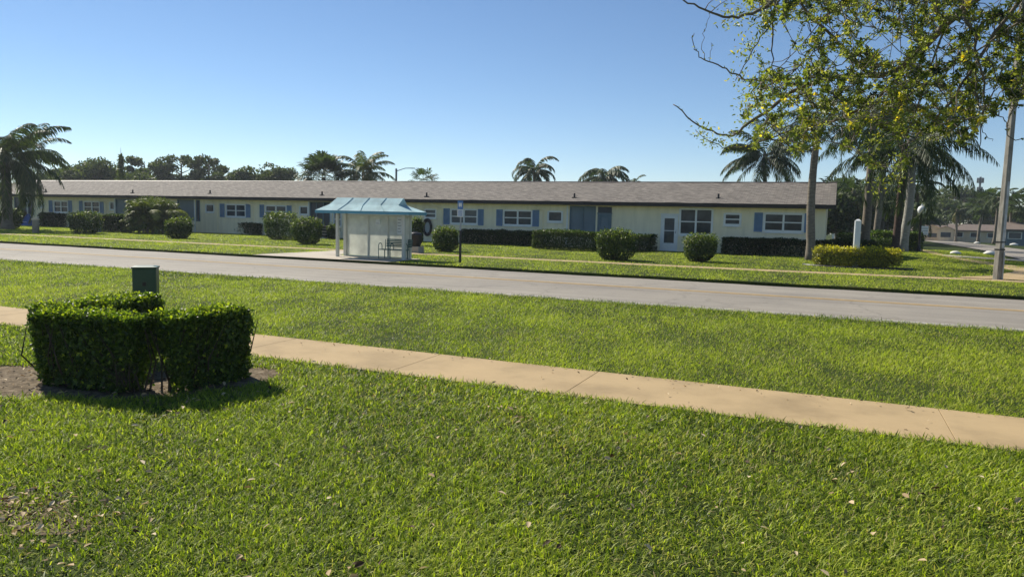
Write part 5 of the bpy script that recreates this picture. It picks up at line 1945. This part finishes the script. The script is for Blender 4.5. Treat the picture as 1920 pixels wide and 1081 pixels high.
# ------------------------------------------------------------------ overhanging tree, trunk just out of view on the right
def overhang():
    r = np.random.default_rng(21)
    foot = 5.9 * _r0[:2] + 4.4 * np.array([_f[0], _f[1]]) / np.hypot(_f[0], _f[1])
    t = thing('overhanging_tree', 'near tree whose leafy yellow green branches hang in from the upper right', 'tree', (foot[0], foot[1], .02))
    o = np.array([foot[0], foot[1], .02])

    def P(px, py, d):
        return EYEP + sight(px, py) * d - o
    crotch = np.array([-.15, .2, 2.6])
    MB().tube([(0, 0, -.2), (.03, .02, .4), (-.05, .08, 1.5), crotch, crotch + np.array([.05, .25, 1.3]), crotch + np.array([.2, .4, 3.2])], [.28, .22, .19, .18, .13, .06], 12).build('trunk', 'bark', t, True)
    limbs = [  # polylines of pixel and depth, thickness start..end
        ([(2020, -150, 5.6), (1880, -40, 6.3), (1775, 44, 6.9), (1715, 104, 7.2), (1664, 138, 7.4), (1580, 142, 7.6), (1500, 165, 7.9), (1450, 200, 8.1), (1395, 238, 8.2), (1375, 254, 8.25), (1345, 250, 8.3), (1300, 226, 8.3), (1262, 195, 8.35)], .075, .006),
        ([(1664, 138, 7.4), (1620, 132, 7.5), (1582, 92, 7.5), (1560, 66, 7.4), (1510, 20, 7.2), (1490, -40, 7.1)], .034, .012),
        ([(1880, -40, 6.3), (1640, -120, 6.6), (1480, -30, 6.9), (1440, 12, 7.0), (1400, 28, 7.0), (1365, 32, 7.0), (1325, 20, 7.0), (1282, 0, 7.0), (1260, -16, 7.0)], .05, .005),
        ([(1480, -30, 6.9), (1451, 20, 7.0), (1448, 60, 7.0), (1447, 110, 7.0), (1449, 152, 7.05)], .022, .004),
        ([(1448, 42, 7.0), (1420, 80, 7.1), (1395, 122, 7.1), (1380, 150, 7.1)], .012, .004),
        ([(1580, 142, 7.6), (1480, 150, 7.6), (1410, 150, 7.6), (1380, 138, 7.6), (1345, 122, 7.6), (1320, 113, 7.6), (1305, 95, 7.6), (1298, 72, 7.6), (1301, 62, 7.6)], .022, .003),
        ([(1322, 113, 7.6), (1316, 85, 7.6), (1321, 58, 7.6), (1330, 26, 7.6)], .006, .002),
        ([(1330, 117, 7.6), (1333, 92, 7.6), (1336, 82, 7.6)], .005, .002),
        ([(1715, 104, 7.2), (1640, 190, 7.6), (1560, 228, 7.9), (1500, 240, 8.0), (1440, 262, 8.1), (1395, 275, 8.1), (1345, 272, 8.1), (1305, 246, 8.1)], .03, .003),
        ([(1920, -10, 6.0), (1850, 90, 6.3), (1790, 180, 6.5), (1750, 229, 6.6), (1715, 259, 6.7), (1686, 275, 6.7)], .03, .006),
        ([(1950, 20, 5.8), (1908, 42, 5.9), (1860, 75, 6.1), (1801, 111, 6.3), (1757, 122, 6.4), (1700, 150, 6.6), (1640, 200, 6.8), (1580, 242, 7.0)], .018, .004),
        ([(1960, -90, 6.0), (1817, 9, 6.2), (1828, 71, 6.3), (1842, 160, 6.4), (1846, 200, 6.4), (1840, 240, 6.4), (1838, 285, 6.4)], .03, .003),
        ([(1828, 120, 6.3), (1831, 190, 6.3), (1856, 204, 6.3), (1878, 222, 6.3), (1893, 240, 6.3)], .012, .003),
        ([(1835, 220, 6.4), (1846, 252, 6.4), (1863, 264, 6.4)], .008, .002),
        ([(1990, 40, 5.8), (1940, 120, 6.0), (1910, 180, 6.1), (1885, 250, 6.1), (1925, 262, 6.1)], .02, .003),
        ([(1775, 44, 6.9), (1720, 200, 7.3), (1690, 290, 7.4), (1670, 330, 7.4)], .02, .003),
        ([(1580, 142, 7.6), (1560, 210, 7.7), (1530, 270, 7.8), (1480, 292, 7.8)], .016, .003),
        ([(1880, -40, 6.3), (1740, -60, 7.2), (1620, -30, 7.8), (1540, 40, 8.2), (1470, 120, 8.4)], .03, .004),
        ([(2020, -150, 5.6), (2100, -60, 6.0), (2180, 60, 6.2), (2240, 160, 6.3)], .05, .006),
        ([(2020, -150, 5.6), (1950, -230, 6.3), (1820, -240, 7.0), (1700, -210, 7.4)], .06, .01),
    ]
    mb = MB()
    pool = []           # limb samples
    start = P(2020, -150, 5.6)
    mb.tube([crotch, crotch + (start - crotch) * .5 + np.array([0, 0, .15]), start], [.12, .095, .078], 10)
    for pts, ra, rb in limbs:
        Q = [P(*p) for p in pts]
        # smooth
        fine = []
        for i in range(len(Q) - 1):
            for s in np.linspace(0, 1, 5)[:-1]:
                p0, p1, p2, p3 = Q[max(0, i - 1)], Q[i], Q[i + 1], Q[min(len(Q) - 1, i + 2)]
                fine.append(.5 * ((2 * p1) + (-p0 + p2) * s + (2 * p0 - 5 * p1 + 4 * p2 - p3) * s ** 2 + (-p0 + 3 * p1 - 3 * p2 + p3) * s ** 3))
        fine.append(Q[-1])
        fine = [f + r.normal(0, .008, 3) for f in fine]
        rad = [.62 * ra + (rb - .62 * ra) * (k / (len(fine) - 1)) ** .7 for k in range(len(fine))]
        mb.tube(fine, rad, 7)
        pool += fine
    pool = np.array(pool)
    poly = [(1330, -120), (1345, -5), (1405, 40), (1432, 70), (1405, 84), (1425, 105), (1385, 125), (1385, 165), (1362, 205), (1392, 255), (1415, 285), (1470, 305), (1530, 275), (1590, 280), (1625, 300),
            (1655, 345), (1690, 330), (1745, 300), (1800, 285), (1838, 272), (1850, 235), (1872, 205), (1905, 200), (1935, 200), (2040, 190), (2250, 190), (2250, -260), (1700, -260)]
    pa = np.array(poly, float)

    def inside(x, y):
        c = False
        j = len(pa) - 1
        for i in range(len(pa)):
            if (pa[i, 1] > y) != (pa[j, 1] > y) and x < (pa[j, 0] - pa[i, 0]) * (y - pa[i, 1]) / (pa[j, 1] - pa[i, 1]) + pa[i, 0]:
                c = not c
            j = i
        return c
    LP, LT, LN, LL, LV = [], [], [], [], []
    holes = [(1490, 78, 30, 34, .9), (1640, 60, 26, 18, .5), (1800, 42, 16, 12, .7), (1455, 60, 22, 40, .75), (1560, 250, 26, 18, .6), (1860, 165, 22, 18, .8), (1870, 250, 40, 30, .9), (1770, 78, 18, 14, .5), (1425, 40, 14, 16, .6), (1400, 180, 18, 12, .4)]
    n_t = 0
    tries = 0
    while n_t < 2800 and tries < 60000:
        tries += 1
        x, y = r.uniform(1330, 2250), r.uniform(-260, 350)
        if not inside(x, y):
            continue
        if any(((x - hx) / hw) ** 2 + ((y - hy) / hh) ** 2 < 1 and r.uniform() < pr for hx, hy, hw, hh, pr in holes):
            continue
        q2 = np.array([[x, y]])
        edge = np.clip((1500 - x) / 150, 0, 1) + np.clip((y - 210) / 110, 0, 1)
        if smooth_noise(q2, .045, 71)[0] + .6 * smooth_noise(q2, .11, 72)[0] < -.48 + .95 * edge:
            continue
        if (x > 1940 or y < -40) and r.uniform() < .45:
            continue
        d = r.uniform(5.7, 8.6)
        e = P(x, y, d)
        dist = np.sqrt(((pool - e) ** 2).sum(1))
        k = np.argsort(dist)[:5]
        if dist[k[0]] > .62:
            if r.uniform() > .25 or dist[k[0]] > 1.1:
                continue
        s = pool[r.choice(k)]
        if np.linalg.norm(e - s) > 1.1:
            continue
        side_ = r.normal(0, .05, 3)
        mid_ = (s + e) / 2 + side_ + np.array([0, 0, -.03])
        q1 = s * .5625 + mid_ * .375 + e * .0625 + r.normal(0, .012, 3)
        q2_ = s * .0625 + mid_ * .375 + e * .5625 + r.normal(0, .012, 3)
        mb.tube([s, q1, q2_, e], [.0055, .004, .003, .0016], 4)
        pool = np.concatenate([pool, [q2_], [e]])
        n_t += 1
        tone = r.normal(.50, .15) + (.04 if y > 180 else 0) + (.22 if r.uniform() < .05 else 0)  # low clusters a touch lighter, their sunlit look put into the leaf tone
        dirn = unit((e - q2_)[None])[0]
        for u, cnt in ((1.0, r.integers(6, 10)), (.82, r.integers(4, 8)), (.62, r.integers(3, 7)), (.4, r.integers(0, 5))):
            c_ = q1 * (1 - u) + e * u if u < .99 else e
            ph = r.uniform(0, 6.28)
            ax1 = unit(np.cross(dirn, r.normal(size=3))[None])[0]
            ax2 = np.cross(dirn, ax1)
            sz = r.uniform(.8, 1.25)
            tw = tone + r.normal(0, .08)
            for j in range(cnt):
                a = ph + j * 2.4
                rad_ = ax1 * math.cos(a) + ax2 * math.sin(a)
                LP.append(c_ + rad_ * .004 + dirn * r.uniform(-.02, .01))
                LT.append(dirn * r.uniform(.35, .9) + rad_ * 1.0 + r.normal(0, .2, 3))
                LN.append(dirn * 1.0 - rad_ * .6 + np.array([0, 0, .5]) + r.normal(0, .3, 3))
                LL.append(r.uniform(.025, .046) * sz)
                LV.append(np.clip(tw + r.normal(0, .12), 0, 1))
    # small leafy sprays on the outer limbs
    for px_, py_, d_, k_ in [(1318, 243, 8.3, 40), (1335, 262, 8.1, 46), (1352, 268, 8.1, 40), (1312, 252, 8.2, 26), (1372, 262, 8.2, 36), (1385, 275, 8.1, 30), (1395, 205, 8.2, 60), (1405, 175, 7.9, 60), (1388, 145, 7.6, 50), (1400, 225, 8.2, 50), (1392, 100, 7.2, 40), (1410, 92, 7.1, 50), (1370, 42, 7.0, 46), (1362, 12, 7.0, 50), (1400, 14, 7.0, 60), (1420, 38, 7.0, 60), (1430, 60, 7.0, 50), (1680, 335, 7.4, 60), (1690, 300, 7.4, 70), (1650, 350, 7.4, 40), (1725, 240, 7.0, 80), (1640, 265, 7.3, 80)]:
        c_ = P(px_, py_, d_)
        for j in range(k_):
            off = r.normal(0, .055, 3)
            LP.append(c_ + off)
            LT.append(off * 8 + r.normal(0, .7, 3) + np.array([0, 0, .3]))
            LN.append(np.array([0, 0, 1]) + r.normal(0, .7, 3))
            LL.append(r.uniform(.024, .05))
            LV.append(np.clip(r.normal(.66, .16), 0, 1))
    # sparse leaves along the bare outer twigs
    for li, step in ((0, .35), (5, .25), (6, .3), (7, .4), (8, .4), (12, .4), (13, .5), (14, .8)):
        Q = [P(*p) for p in limbs[li][0]]
        tail = Q[-7:]
        for a, b in zip(tail[:-1], tail[1:]):
            L = np.linalg.norm(b - a)
            for j in range(max(2, int(L / .035 * step))):
                u = r.uniform()
                LP.append(a + (b - a) * u)
                LT.append(unit((b - a)[None])[0] * .6 + r.normal(0, .8, 3))
                LN.append(np.array([0, 0, 1]) + r.normal(0, .7, 3))
                LL.append(r.uniform(.022, .045))
                LV.append(np.clip(r.normal(.4, .14), 0, 1))
    mb.build('branches', 'bark', t, True)
    LP, LT, LN, LL = map(np.array, (LP, LT, LN, LL))
    V, F = leaf_tri(LP, LT, LN, LL, LL * .44)
    from_arrays('foliage', V, F, 'oak', t, v=np.repeat(np.array(LV), 6))


overhang()


# ------------------------------------------------------------------ warm moist air
hm = bpy.data.materials.new('haze_air')
hm.use_nodes = True
ht = hm.node_tree
ht.nodes.remove(ht.nodes['Principled BSDF'])
pv = ht.nodes.new('ShaderNodeVolumePrincipled')
pv.inputs['Color'].default_value = (0.82, 0.90, 1.0, 1)
pv.inputs['Density'].default_value = 0.00031
pv.inputs['Anisotropy'].default_value = 0.35
ht.links.new(pv.outputs[0], ht.nodes['Material Output'].inputs['Volume'])
M['haze'] = hm
tag(MB().box(-430, 430, -430, 710, -12, 32).build('haze', 'haze'), kind='stuff')
SC.cycles.volume_bounces = 0
